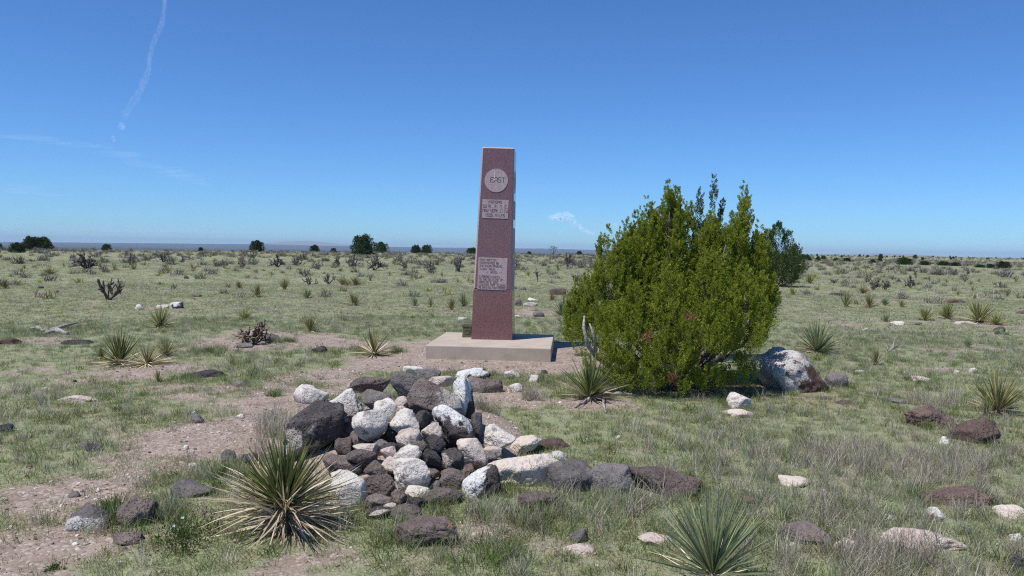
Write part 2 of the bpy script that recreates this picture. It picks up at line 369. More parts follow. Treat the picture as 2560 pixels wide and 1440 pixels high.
# ------------------------------------------------------------------ concrete slab, granite monument, metal box
def concrete():
    m = M('weathered_concrete', .9, .2); co = m.co()
    n = m.noise(4, 6, .65, co); f = m.noise(90, 3, .7, co); k = m.noise(14, 5, .7, co)
    c = m.mix(m.ramp(n, .3, .7), (.41, .34, .272), (.50, .43, .355)); c = m.mix(m.ramp(f, .3, .7, 0, .35), c, (.27, .24, .2))
    c = m.mix(m.ramp(k, .62, .75, 0, .55), c, (.24, .205, .17))
    return m.col(c).bump(f, .25, .004).m
CONC = concrete()
sl = empty('concrete_slab', (SLAB[0], SLAB[1], 0), SLAB[2])
tag(sl, 'square weathered concrete slab under the red granite monument', 'slab')
v, q, _ = boxes([((0, 0, SLAB[5] / 2 - .03), (SLAB[3] / 2, SLAB[4] / 2, SLAB[5] / 2 + .03))])
add('block', bevel(mk('block', v, q), .012), CONC, sl)
A0 = onz(1178.1, 848.1, SLAB[5]); A1 = onz(1281, 850.6, SLAB[5])
mw = float(np.hypot(*(A1 - A0)[:2])); myaw = math.atan2(A1[1] - A0[1], A1[0] - A0[0])
mc = (A0 + A1) / 2 + np.array([-math.sin(myaw), math.cos(myaw), 0]) * mw / 2
PXM = F / ((A0[1] + A1[1]) / 2)                          # photograph pixels per metre on the monument's front

def granite(name, a, b, c, rough, sp):
    m = M(name, rough, sp); co = m.co()
    v = m.voro(150, co, 'F1', 'Color'); s = m.n('ShaderNodeSeparateColor'); m.put(v, s.inputs[0])
    k = m.mix(m.ramp(s.outputs[0], .3, .8), a, b); k = m.mix(m.ramp(s.outputs[1], .8, .92, 0, .8), k, c)
    k = m.mix(m.ramp(m.noise(5, 4, .6, co), .35, .7, 0, .25), k, a)
    mp = m.n('ShaderNodeMapping'); mp.inputs['Scale'].default_value = (9, 9, .8); m.put(co, mp.inputs['Vector'])
    k = m.mix(m.ramp(m.noise(1.6, 4, .65, mp.outputs[0]), .52, .72, 0, .3), k, tuple(x * 1.5 + .04 for x in a))
    return m.col(k).m
GR = granite('polished_red_granite', (.165, .080, .082), (.25, .135, .14), (.06, .036, .04), .12, .5)
PL = granite('honed_granite', (.37, .285, .295), (.50, .405, .415), (.25, .185, .195), .75, .25)
INK = M('cut_letter', .9, .1).col((.12, .085, .085)).m
INKD = M('deep_cut_letter', .9, .1).col((.06, .035, .04)).m
WHT = M('bird_lime', .8, .2).col((.82, .82, .8)).m
mon = empty('granite_monument', (mc[0], mc[1], SLAB[5]), myaw)
tag(mon, 'tall tapering red granite monument with three pale plaques on its face', 'monument')
def prism(sections):
    """sections: (z, half width, chamfer) -> eight sided tapering solid"""
    V, Q = [], []
    for z, h, c in sections:
        V += [(-h + c, -h, z), (h - c, -h, z), (h, -h + c, z), (h, h - c, z), (h - c, h, z), (-h + c, h, z), (-h, h - c, z), (-h, -h + c, z)]
    n = len(sections)
    for k in range(n - 1):
        for j in range(8): Q.append((k * 8 + j, k * 8 + (j + 1) % 8, k * 8 + 8 + (j + 1) % 8, k * 8 + 8 + j))
    bm = bmesh.new(); vs = [bm.verts.new(p) for p in V]
    for f in Q: bm.faces.new([vs[i] for i in f])
    bm.faces.new([vs[i] for i in range(7, -1, -1)]); bm.faces.new([vs[(n - 1) * 8 + i] for i in range(8)])
    me = bpy.data.meshes.new('prism'); bm.to_mesh(me); bm.free(); return me
HP = .795; H2 = 2.975; hb = mw / 2
ped_top = hb - .020; s0, s1 = .301, .253
add('pedestal', prism([(0, hb, .004), (HP - .02, ped_top, .004), (HP, ped_top - .014, .004)]), GR, mon)
lean = math.radians(1.5)
sh = add('shaft', prism([(HP - .005, s0, .024), (H2 - .02, s1, .024), (H2, s1 - .018, .02)]), GR, mon)
sh.data.materials.append(PL)
for f in sh.data.polygons:                              # the sawn chamfers and the bevelled top are left unpolished
    n = f.normal
    if (abs(n.x) > .3 and abs(n.y) > .3) or n.z > .3: f.material_index = 1
sh.rotation_euler = (0, lean * .8, 0); sh.location = (-HP * math.sin(lean * .8), 0, 0)
# the face of the shaft leans back: plaques follow it
tilt = math.atan2(s0 - s1, H2 - HP)
def face_z(py): return (849.4 - py) / PXM * 1.002
def front(z): return -(s0 + (s1 - s0) * (z - HP) / (H2 - HP))
LET = {'A': [[(0, 0), (0, 5), (1, 6), (3, 6), (4, 5), (4, 0)], [(0, 2.6), (4, 2.6)]], 'B': [[(0, 0), (0, 6), (3, 6), (4, 5), (4, 4), (3, 3), (0, 3)], [(3, 3), (4, 2), (4, 1), (3, 0), (0, 0)]],
       'C': [[(4, 5.4), (3, 6), (1, 6), (0, 5), (0, 1), (1, 0), (3, 0), (4, .6)]], 'D': [[(0, 0), (0, 6), (2.6, 6), (4, 4.6), (4, 1.4), (2.6, 0), (0, 0)]], 'E': [[(4, 6), (0, 6), (0, 0), (4, 0)], [(0, 3.1), (3, 3.1)]],
       'F': [[(4, 6), (0, 6), (0, 0)], [(0, 3.1), (3, 3.1)]], 'H': [[(0, 0), (0, 6)], [(4, 0), (4, 6)], [(0, 3), (4, 3)]], 'I': [[(2, 0), (2, 6)]], 'J': [[(4, 6), (4, 1), (3, 0), (1, 0), (0, 1)]],
       'K': [[(0, 0), (0, 6)], [(4, 6), (0, 2.8)], [(1.2, 3.6), (4, 0)]], 'L': [[(0, 6), (0, 0), (4, 0)]], 'M': [[(0, 0), (0, 5.4), (.6, 6), (3.4, 6), (4, 5.4), (4, 0)], [(2, 6), (2, 1.5)]],
       'N': [[(0, 0), (0, 6), (3, 6), (4, 5), (4, 0)]], 'O': [[(1, 0), (0, 1), (0, 5), (1, 6), (3, 6), (4, 5), (4, 1), (3, 0), (1, 0)]], 'R': [[(0, 0), (0, 6), (3, 6), (4, 5), (4, 4), (3, 3), (0, 3)], [(2, 3), (4, 0)]],
       'S': [[(4, 5.4), (3, 6), (1, 6), (0, 5), (0, 4), (1, 3.1), (3, 2.9), (4, 2), (4, 1), (3, 0), (1, 0), (0, .6)]], 'T': [[(0, 6), (4, 6)], [(2, 6), (2, 0)]], 'U': [[(0, 6), (0, 1), (1, 0), (3, 0), (4, 1), (4, 6)]],
       'W': [[(0, 6), (0, .6), (.6, 0), (3.4, 0), (4, .6), (4, 6)], [(2, 0), (2, 4.5)]], 'Y': [[(0, 6), (0, 4), (1, 3), (4, 3)], [(4, 6), (4, 1), (3, 0), (.6, 0)]],
       '0': [[(1, 0), (0, 1), (0, 5), (1, 6), (3, 6), (4, 5), (4, 1), (3, 0), (1, 0)]], '1': [[(1, 5), (2, 6), (2, 0)]], '3': [[(0, 6), (4, 6), (2, 3.4), (4, 2), (4, 1), (3, 0), (0, 0)]],
       '5': [[(4, 6), (0, 6), (0, 3.4), (3, 3.4), (4, 2.4), (4, 1), (3, 0), (0, 0)]], '6': [[(4, 6), (1, 6), (0, 5), (0, 1), (1, 0), (3, 0), (4, 1), (4, 2.4), (3, 3.4), (0, 3.4)]], '7': [[(0, 6), (4, 6), (1.4, 0)]],
       '.': [[(1.6, 0), (2.2, 0)]], "'": [[(2, 6), (2, 4.8)]], '-': [[(-1, 3), (5, 3)]], ',': [[(2, .4), (1.4, -.8)]]}
def lettering(parent, lines, wd, mat=INK, name='lettering'):
    for ln in lines: letter_line(parent, [ln], wd, mat, name)['kind'] = 'stuff'   # too small to tell the letters apart
def letter_line(parent, lines, wd, mat, name):
    """lines: (text, x centre or left edge, z baseline, cap height, letter pitch, align)"""
    V, Q = [], []
    for txt, x, z, h, pitch, al in lines:
        u = h / 6; x0 = x - (len(txt) * pitch - (pitch - 4 * u)) / 2 if al == 'c' else x
        for i, ch in enumerate(txt):
            for pl in LET.get(ch, []):
                for (ax, az), (bx, bz) in zip(pl[:-1], pl[1:]):
                    a = np.array([x0 + i * pitch + ax * u * .92, z + az * u]); b = np.array([x0 + i * pitch + bx * u * .92, z + bz * u])
                    d = (b - a) / max(1e-6, np.hypot(*(b - a))); n = np.array([-d[1], d[0]]) * wd / 2; a = a - d * wd / 2; b = b + d * wd / 2; k = len(V)
                    for y in (-.0075, -.005):
                        for p in (a - n, b - n, b + n, a + n): V.append((p[0], y, p[1]))
                    for f in ((0, 1, 2, 3), (7, 6, 5, 4), (0, 4, 5, 1), (1, 5, 6, 2), (2, 6, 7, 3), (3, 7, 4, 0)): Q.append([k + j for j in f])
    me = mk(name, V, np.array(Q)); return add(name, me, mat, parent)
def plaque(name, cx, cz, w, h, rounded=False, side=False):
    if rounded:
        th = np.arange(48) / 48 * 2 * math.pi; r = w / 2
        V = [(r * math.cos(a), -.006, r * math.sin(a)) for a in th] + [(r * math.cos(a), .01, r * math.sin(a)) for a in th]
        bm = bmesh.new(); vs = [bm.verts.new(p) for p in V]
        bm.faces.new(vs[:48]); bm.faces.new(vs[:47:-1])
        for j in range(48): bm.faces.new((vs[j], vs[j + 48], vs[(j + 1) % 48 + 48], vs[(j + 1) % 48]))
        me = bpy.data.meshes.new(name); bm.to_mesh(me); bm.free()
    else:
        v, q, _ = boxes([((0, .002, 0), (w / 2, .008, h / 2))]); me = mk(name, v, q)
    o = add(name, me, PL, sh)
    if side: o.location = (-front(cz) - .0045, cx, cz); o.rotation_euler = (0, -tilt, math.pi / 2); o.rotation_mode = 'XYZ'; o.matrix_basis = Matrix.Translation(o.location) @ Matrix.Rotation(math.pi / 2, 4, 'Z') @ Matrix.Rotation(-tilt, 4, 'X')
    else: o.location = (cx, front(cz), cz); o.rotation_euler = (-tilt, 0, 0)
    return o
def cx_at(px, z): return (px - (1229.9 + (1243.6 - 1229.9) * z / H2)) / PXM
P1 = plaque('round_plaque', cx_at(1239.8, face_z(451.5)), face_z(451.5), .362, .362, True)
for i, ch in enumerate('EAST'): letter_line(P1, [(ch, -.087 + i * .0585, -.026, .072, .0585, 'l')], .0064, INKD, 'letter')
v, q, _ = boxes([((-.028, -.0068, .085), (.0026, .0014, .050)), ((-.027, -.0069, .012), (.006, .0016, .008))]); tag(add('white_streak', mk('white_streak', v, q), WHT, P1), 'white bird lime streak above the letters')
zc = face_z(522.5); P2 = plaque('distance_plaque', cx_at(1238, zc), zc, .405, .288)
lettering(P2, [('KANSAS', 0, .085, .042, .036, 'c'), ('53 MI. E. N. E.', .006, .018, .042, .026, 'c'), ('NEW YORK CITY', 0, -.048, .042, .030, 'c'), ('1605 MILES', 0, -.118, .042, .031, 'c')], .0052)
zc = face_z(684); P3 = plaque('dedication_plaque', cx_at(1232.6, zc), zc, .452, .497)
L = -.205
lettering(P3, [('THIS SECTION', L, .195, .03, .0215, 'l'), ('CONTRIBUTED BY', L, .148, .03, .0215, 'l'), ('THE TULSA TRIBUNE', L, .101, .03, .0205, 'l'), ('TULSA, OKLA.', L, .054, .03, .0215, 'l'), ('-  DATED  -', .02, .008, .026, .0215, 'c'),
               ('CIMARRON COUNTY', L, -.065, .03, .0215, 'l'), ('IS THE ONLY ONE OF', L, -.107, .03, .0205, 'l'), ("AMERICA'S 3070", L, -.15, .03, .0215, 'l'), ('COUNTIES THAT TOUCHES', L, -.192, .03, .0197, 'l'), ('AS MANY AS FOUR STATES', L, -.234, .03, .0188, 'l')], .0040)
for py, w, h, rd in ((451.5, .362, .362, True), (522.5, .405, .288, False), (600, .405, .40, False), (684, .452, .497, False)):
    plaque('side_plaque', .0, face_z(py), w, h, rd, True)

OL = M('olive_paint', .6, .3); OL = OL.col(OL.mix(OL.ramp(OL.noise(30, 4), .4, .7), (.10, .10, .062), (.16, .155, .10))).m
b0 = onz(1170, 843.5, SLAB[5]); bx = empty('ammunition_box', (b0[0] - .018, b0[1] + .14, SLAB[5]), myaw + .12)
tag(bx, 'olive green metal ammunition box against the left side of the monument', 'box')
def bpart(name, lst, par, bv=.003): v, q, _ = boxes(lst); return add(name, bevel(mk(name, v, q), bv, 1), OL, par)
bpart('body', [((0, 0, .088), (.078, .145, .082))], bx)
bpart('base_rim', [((0, 0, .012), (.083, .15, .012))], bx)
bpart('lid', [((0, 0, .183), (.084, .152, .018))], bx)
bpart('lid_ridge', [((0, 0, .206), (.062, .125, .006))], bx)
for z in (.058, .122): bpart('embossed_bar', [((-.01, -.1462, z), (.038, .003, .005))], bx, .001)
for x in (-.046, .026): bpart('embossed_bar', [((x, -.1462, .09), (.004, .003, .027))], bx, .001)
bpart('latch', [((.045, -.156, .145), (.012, .006, .045))], bx, .001)
v, q, _ = tube([(-.05, 0, .21), (-.045, 0, .228), (0, 0, .232), (.045, 0, .228), (.05, 0, .21)], [.004] * 5); add('handle', quadtri('handle', v, q, {}, OL), None, bx)

# ------------------------------------------------------------------ rocks
def rockmat(name, a, b, coat, cs=1.0, lich=None, pits=0.0):
    m = M(name, .92, .15); co = m.co(); ct = m.attr('coat')
    n1 = m.noise(9, 5, .65, co); n2 = m.noise(45, 4, .7, co); vo = m.voro(60, co); vb = m.voro(26, co)
    c = m.mix(m.ramp(n1, .3, .7), a, b); c = m.mix(m.ramp(n2, .5, .8, 0, .45), c, tuple(x * .5 for x in a))
    if pits: c = m.mix(m.ramp(vb, .1, .26, pits, 0), c, (.02, .018, .018))
    e = m.math('ADD', ct, m.math('MULTIPLY_ADD', n1, 2.6, -1.3)); e = m.math('ADD', e, m.math('MULTIPLY_ADD', n2, .8, -.4))
    cc = m.mix(m.ramp(n2, .35, .75), coat, tuple(x * .72 for x in coat)); cc = m.mix(m.ramp(m.noise(20, 5, .7, co), .6, .8, 0, .6), cc, tuple(x * .5 for x in coat))
    rv = m.n('ShaderNodeHueSaturation'); m.put(m.math('MULTIPLY_ADD', m.rnd(), .45, .78), rv.inputs['Value']); m.put(c, rv.inputs['Color']); c = rv.outputs[0]
    c = m.mix(m.ramp(e, -.12, .2, 0, cs), c, cc)
    if lich:
        l = m.noise(7, 5, .75, co); c = m.mix(m.ramp(l, .6, .67, 0, .85), c, lich); c = m.mix(m.ramp(m.noise(13, 4, .75, co), .66, .7, 0, .8), c, (.42, .36, .13))
    crk = m.math('ABSOLUTE', m.math('SUBTRACT', m.noise(5, 3, .6, co, .6), .5))
    crk = m.math('ADD', crk, m.ramp(m.noise(2.3, 2, .5, co), .42, .6, .05, 0))
    c = m.mix(m.ramp(crk, 0, .010, .4, 0), c, tuple(x * .5 for x in a))
    h = m.math('ADD', m.math('MULTIPLY', n2, .7), m.math('MULTIPLY', m.ramp(vo, .0, .35), .12 + pits)); h = m.math('ADD', h, m.math('MULTIPLY', n1, 1.6)); h = m.math('ADD', h, m.ramp(crk, 0, .02, 0, .3))
    return m.col(c)  .bump(h, .9, .022).m
CW = (.69, .64, .57)
RM = {'W': rockmat('pale_limestone', (.30, .27, .24), (.40, .36, .32), CW), 'C': rockmat('cream_limestone', (.42, .34, .27), (.50, .42, .35), (.68, .59, .50)),
      'P': rockmat('pinkish_limestone', (.33, .25, .21), (.42, .33, .28), (.58, .49, .43)), 'K': rockmat('black_vesicular_basalt', (.055, .050, .050), (.105, .094, .093), (.42, .38, .34), 1, None, 1.0),
      'B': rockmat('brown_basalt', (.135, .108, .098), (.205, .168, .152), (.5, .45, .4), .9, None, .55), 'G': rockmat('grey_basalt', (.13, .12, .116), (.21, .19, .18), (.52, .5, .47), .9, None, .3),
      'R': rockmat('reddish_basalt', (.115, .082, .07), (.175, .125, .105), (.5, .42, .36), .9, None, .5), 'L': rockmat('lichened_basalt', (.095, .075, .068), (.16, .125, .11), (.5, .47, .42), .8, (.28, .14, .035), .4),
      'X': rockmat('split_red_basalt', (.095, .058, .048), (.175, .112, .09), (.56, .54, .51), 1, None, .6),
      'M': rockmat('whitewashed_basalt', (.06, .052, .052), (.12, .098, .092), (.70, .69, .67), 1, None, .5)}
BIAS = dict(W=.42, C=.85, P=.4, K=-1.35, B=-1.2, G=-.95, R=-1.4, L=-1.15, M=0.0, X=.12)
def rock_mesh(seed, size, ty, sub=4, cd=None, tilt=0, rough=1.0, soft=False, block=0):
    rng = np.random.default_rng(seed); v, f = ICO[sub]
    k = rng.integers(13, 20) if not soft else rng.integers(6, 9); pn = nrm(rng.normal(0, 1, (k, 3))); pd = rng.uniform(.5, .9, k) if not soft else rng.uniform(.78, 1.02, k)
    q = pd / np.maximum(v @ pn.T, .05); a = 24 if soft else 70
    r = -np.log(np.exp(-a * np.minimum(q, 3)).sum(1) + math.exp(-a * 1.05)) / a
    o = rng.uniform(-50, 50, 3)
    if not soft:                                         # broken faces
        cn = nrm(rng.normal(0, 1, (9, 3))); cd_ = rng.uniform(.52, .80, 9)
    if block: r = np.minimum(r * 1.12, .8 / (np.abs(v) ** block).sum(1) ** (1 / block)) if not soft else .8 / (np.abs(v) ** block).sum(1) ** (1 / block)
    r = r * (1 + rough * (.12 * fbm(v * 1.5 + o, 2, 1) +   .07 * fbm(v * 3.8 + o, 3, 2) - .07 * np.abs(fbm(v * 3 + o, 2, 4)) + (.05 * fbm(v * 12 + o, 2, 3) if sub > 3 else 0)))
    if ty in 'KBRL' and sub > 4: r = r - .045 * sm(.15, .5, fbm(v * 15 + o, 2, 9))
    if not soft:
        q2 = np.min(cd_ / np.maximum(v @ cn.T, .05), axis=1); r = np.minimum(r, q2 * (1 + .035 * fbm(v * 7 + o, 3, 8)))
    p = v * r[:, None]
    qt = (Quaternion(rng.normal(0, 1, 4).tolist()) if not block else Quaternion((1, *(rng.normal(0, .16, 3) + [0, 0, .2])))).normalized().to_matrix(); p = p @ np.array(qt).T
    if tilt:
        c, s = math.cos(math.radians(tilt)), math.sin(math.radians(tilt)); sx, sz = size[0], size[2]
        # scaled first along its own axes, then leant over and fitted to the wanted size
        p = p * np.array([1, 1, .62]); p = p @ np.array([[c, 0, -s], [0, 1, 0], [s, 0, c]]).T
    lo, hi = p.min(0), p.max(0); p = (p - (lo + hi) / 2) / (hi - lo) * np.asarray(size)
    nn = nrm(p / np.asarray(size)); coat = BIAS[ty] + .7 * fbm(p / np.max(size) * 3.2 + o, 3, 6)
    if cd is not None: coat = coat + (1.5 if ty != 'X' else .95) * (nn @ np.array(cd[:3]) - (cd[3] if len(cd) > 3 else 0))
    elif ty == 'M': coat = coat + 1.1 * (nn @ np.array([-.5, -.1, .75]) - .25)
    return mk('rock', p, f, dict(coat=coat), True, RM[ty])
FOOT = []                                               # (x, y, radius) kept clear of grass
def sub_for(wpx): return 5 if wpx > 95 else 4 if wpx > 38 else 3
def put_rock(i, cx, cy, w, h, ty, label, cd=None, tilt=0, heap=False, group=None, name='rock', lift=0.0, deep=.8):
    if heap:
        P = hit(cx, cy + h * .12, 1.0, .02 + lift); k = P[1] / F; W_, H_ = w * k, h * k; D_ = .95 * (W_ + H_) / 2
        fwd = nrm(np.array([P[0], P[1], 0])); c = at(cx, cy, P[1] + D_ * .12); size = (W_, D_, H_)
        FOOT.append((c[0], c[1], W_ * .4))
    else:
        P = hit(cx, cy + h / 2, 0); k = P[1] / F; W_, hw = w * k, h * k; sn = CH / math.hypot(CH, P[1])
        D_ = min(deep * W_, .62 * hw / sn); H_ = max(.12 * W_, hw - D_ * sn * .75)
        if P[1] > 30: D_ = .5 * W_; H_ = max(.2 * W_, hw)
        c = np.array([P[0] * (1 + D_ * .5 / P[1]), P[1] + D_ * .5, 0]); z0 = gz(c[0], c[1]); und = .5 * H_ + .015
        size = (W_, D_, H_ + und); c[2] = z0 + H_ - size[2] / 2
        FOOT.append((c[0], c[1], max(W_, D_) * .46))
    o = add(name, rock_mesh(1000 + i, size, ty, sub_for(w), cd, tilt, soft=any(s in label for s in ('great cream', 'great split')), block=5 if any(s in label for s in ('great cream', 'great split', 'block', 'slab', 'flat', 'broad', 'angular', 'wide ', 'boulder right behind', 'brightest')) else 0), None, None, tuple(c))
    return tag(o, label, 'rock' if name == 'rock' else name, group)
T_, Lf, Rt, Lo = (-.2, 0, .95, .1), (-.95, -.1, .2, .1), (.9, 0, .3, .1), (-.3, -.5, -.8, .1)
HEAP = [  # centre and size in an enlargement of the heap, rock type, label, side that is coated white, lean
 (440, 362, 262, 190, 'W', 'round white rock at the far left end of the heap', None, 0), (712, 425, 310, 262, 'W', 'large pitted white rock with a dark hollow, behind the black boulder', None, 0),
 (482, 612, 470, 400, 'K', 'large black pitted boulder with a pale band along its foot', (-.2, -.5, -.8, -.42), 12), (905, 262, 330, 130, 'B', 'wide brown slab at the back left rim of the heap', (-.9, -.1, -.3, -.2), 0),
 (965, 385, 250, 150, 'G', 'dark purple-grey sloping slab between two white rocks', None, -14), (1032, 480, 195, 200, 'W', 'pale rock tucked behind the squarish white block', None, 10),
 (905, 592, 272, 250, 'W', 'squarish white block right of the black pitted boulder', None, 0), (1265, 160, 175, 95, 'W', 'pale rounded rock on the topmost back edge of the heap', None, -20),
 (1375, 188, 190, 105, 'G', 'smooth grey rock beside the topmost pale rock', None, 0), (1205, 285, 235, 235, 'G', 'tall dark grey slab leaning at the back of the heap', None, -35),
 (1482, 238, 200, 95, 'P', 'flat pinkish slab with a black underside on the big brown boulder', None, 6), (1172, 402, 118, 80, 'P', 'small pinkish stone under the tall grey slab', None, 0),
 (1162, 455, 72, 48, 'P', 'very small pale stone above the speckled white rock', None, 0), (1440, 400, 440, 350, 'B', 'huge brown boulder with a white lichened right shoulder', (1.0, 0, .15, -.3), -18),
 (1662, 360, 170, 330, 'M', 'upright white-lichened rock at the right top of the heap', (-.5, -.2, .5, -.35), 0), (1735, 188, 265, 115, 'M', 'grey rock blotched white, behind the right top of the heap', (-.4, -.3, .6, .15), 0),
 (1192, 552, 225, 195, 'W', 'white rock with grey speckles in the middle of the heap', None, 12), (1332, 545, 150, 160, 'K', 'small black pitted rock touching the big brown boulder', None, 0),
 (1222, 702, 200, 165, 'P', 'pinkish cream rock below the speckled white rock', None, 0), (1582, 615, 340, 350, 'M', 'big dark boulder capped white with a deep black hollow in front', (-.1, 0, 1.0, .38), -8),
 (1765, 590, 90, 200, 'G', 'grey lichened rock against the right side of the white-capped boulder', None, 0),
 (1405, 650, 172, 150, 'P', 'pale pink stone leaning on the white-capped boulder', None, 8), (1442, 745, 155, 160, 'K', 'black lumpy stone under the pale pink stone', None, 0),
 (1298, 765, 145, 120, 'B', 'brown angular stone left of the black lumpy stone', None, 0), (872, 770, 185, 75, 'P', 'flat pale stone lying under the squarish white block', None, 0),
 (842, 845, 240, 125, 'B', 'brown-grey rock under the flat pale stone', None, 8), (690, 905, 320, 150, 'B', 'broad brown rock half hidden behind the yucca leaves', None, -6),
 (1066, 808, 122, 95, 'P', 'small round greyish stone beside the rounded white rock', None, 0), (1216, 825, 215, 150, 'W', 'rounded white rock with a bluish stain in mid heap', None, 0),
 (1090, 905, 180, 130, 'P', 'pink-and-brown stone below the rounded white rock', (-.3, -.2, .7, .1), 0), (1412, 852, 145, 165, 'K', 'craggy black stone with a pointed top', None, -30),
 (1572, 862, 175, 172, 'K', 'dark stone with a white lower left corner', (-.9, -.3, -.3, -.5), 0), (1726, 800, 225, 225, 'C', 'angular cream block with a grey underside', (-.4, -.1, .8, -.1), -16),
 (1922, 690, 300, 205, 'W', 'large rounded white rock at the right end of the heap', None, 0), (1890, 802, 145, 90, 'P', 'flat pale stone below the large rounded white rock', None, 0),
 (2132, 762, 290, 155, 'C', 'cream rock with a dark broken right end', (-.7, 0, .5, -.2), 14), (1882, 850, 92, 82, 'G', 'small grey stone left of the great cream slab', None, 0),
 (1830, 872, 52, 84, 'W', 'tiny white pointed stone standing up by the great cream slab', None, 10), (2132, 968, 560, 335, 'C', 'great smooth cream slab, biggest pale rock on the right of the heap', None, 12),
 (1240, 985, 300, 265, 'W', 'brightest big white rock at the front middle of the heap', None, -12), (962, 945, 190, 130, 'B', 'brown stone left of the brightest big white rock', None, 0),
 (968, 1078, 290, 205, 'B', 'large dark brown pitted rock below left of the brightest white rock', None, 0), (1420, 975, 112, 82, 'R', 'small reddish stone right of the brightest big white rock', None, 0),
 (1672, 955, 135, 112, 'R', 'reddish brown stone under the angular cream block', None, 10), (1572, 1032, 205, 195, 'B', 'brown-grey angular stone in the right front of the heap', None, 0),
 (1442, 1072, 64, 85, 'G', 'small grey chip beside the angular brown-grey stone', None, 0), (1492, 1165, 310, 140, 'B', 'flat brown rock at the front foot of the heap', None, 5),
 (1290, 1130, 195, 120, 'W', 'white stone with a grey side tucked under the brightest white rock', (-.7, -.1, .5, -.1), -10), (1282, 1212, 152, 95, 'K', 'dark rounded stone at the front foot of the heap', None, 0),
 (1142, 1172, 125, 135, 'B', 'dark brown stone left of the white stone with a grey side', None, 0), (978, 1215, 210, 135, 'B', 'brown rock right of the tall white-streaked boulder', None, 0),
 (1062, 1232, 135, 65, 'P', 'small flat pinkish stone among the front brown rocks', None, 0), (1002, 1290, 225, 95, 'K', 'black stone flecked white at the front left foot', (-.3, -.5, .5, -.4), 0),
 (1192, 1292, 240, 115, 'B', 'smooth brown-grey rock with grass against it, front of the heap', None, 0), (1802, 1075, 300, 340, 'M', 'pointed dark rock streaked white in front of the great cream slab', (-.85, -.15, .5, .18), 38),
 (742, 1145, 265, 370, 'W', 'tall white-streaked boulder right behind the big yucca', (-.3, 0, .6, -.3), -22)]
for i, (cx, cy, w, h, ty, lb, cd, tl) in enumerate(HEAP):
    put_rock(i, cx / 3.2 + 640, cy / 3.2 + 880, w / 3.2 * 1.1, h / 3.2 * 1.12, ty, lb, cd, tl, True, 'rocks of the heaped cairn')
rng = np.random.default_rng(5)                          # darker rubble seen in the gaps
RUB = [(868, 1085), (985, 1090), (955, 1120), (1010, 1150), (1090, 1140), (1100, 1170), (1180, 1140), (880, 1150), (1140, 1100), (1050, 1215), (1000, 1060), (920, 1075), (1165, 1185), (1105, 1215), (925, 1210),
       (870, 1060), (900, 1100), (975, 1130), (1030, 1100), (1070, 1190), (1130, 1235), (1200, 1175), (960, 1185), (895, 1180), (860, 1120), (1010, 1010), (965, 1010), (1120, 1060), (1150, 1150), (1215, 1120), (1080, 1070), (985, 1250), (940, 1050), (1045, 1060)]
for i, (px, py) in enumerate(RUB):
    put_rock(200 + i, px, py, rng.uniform(46, 74), rng.uniform(40, 58), 'BKGB'[i % 4], 'small dark rubble stone in a shaded gap of the heap', None, 0, True, 'rubble stones in the gaps of the heap', 'rock', -.13)
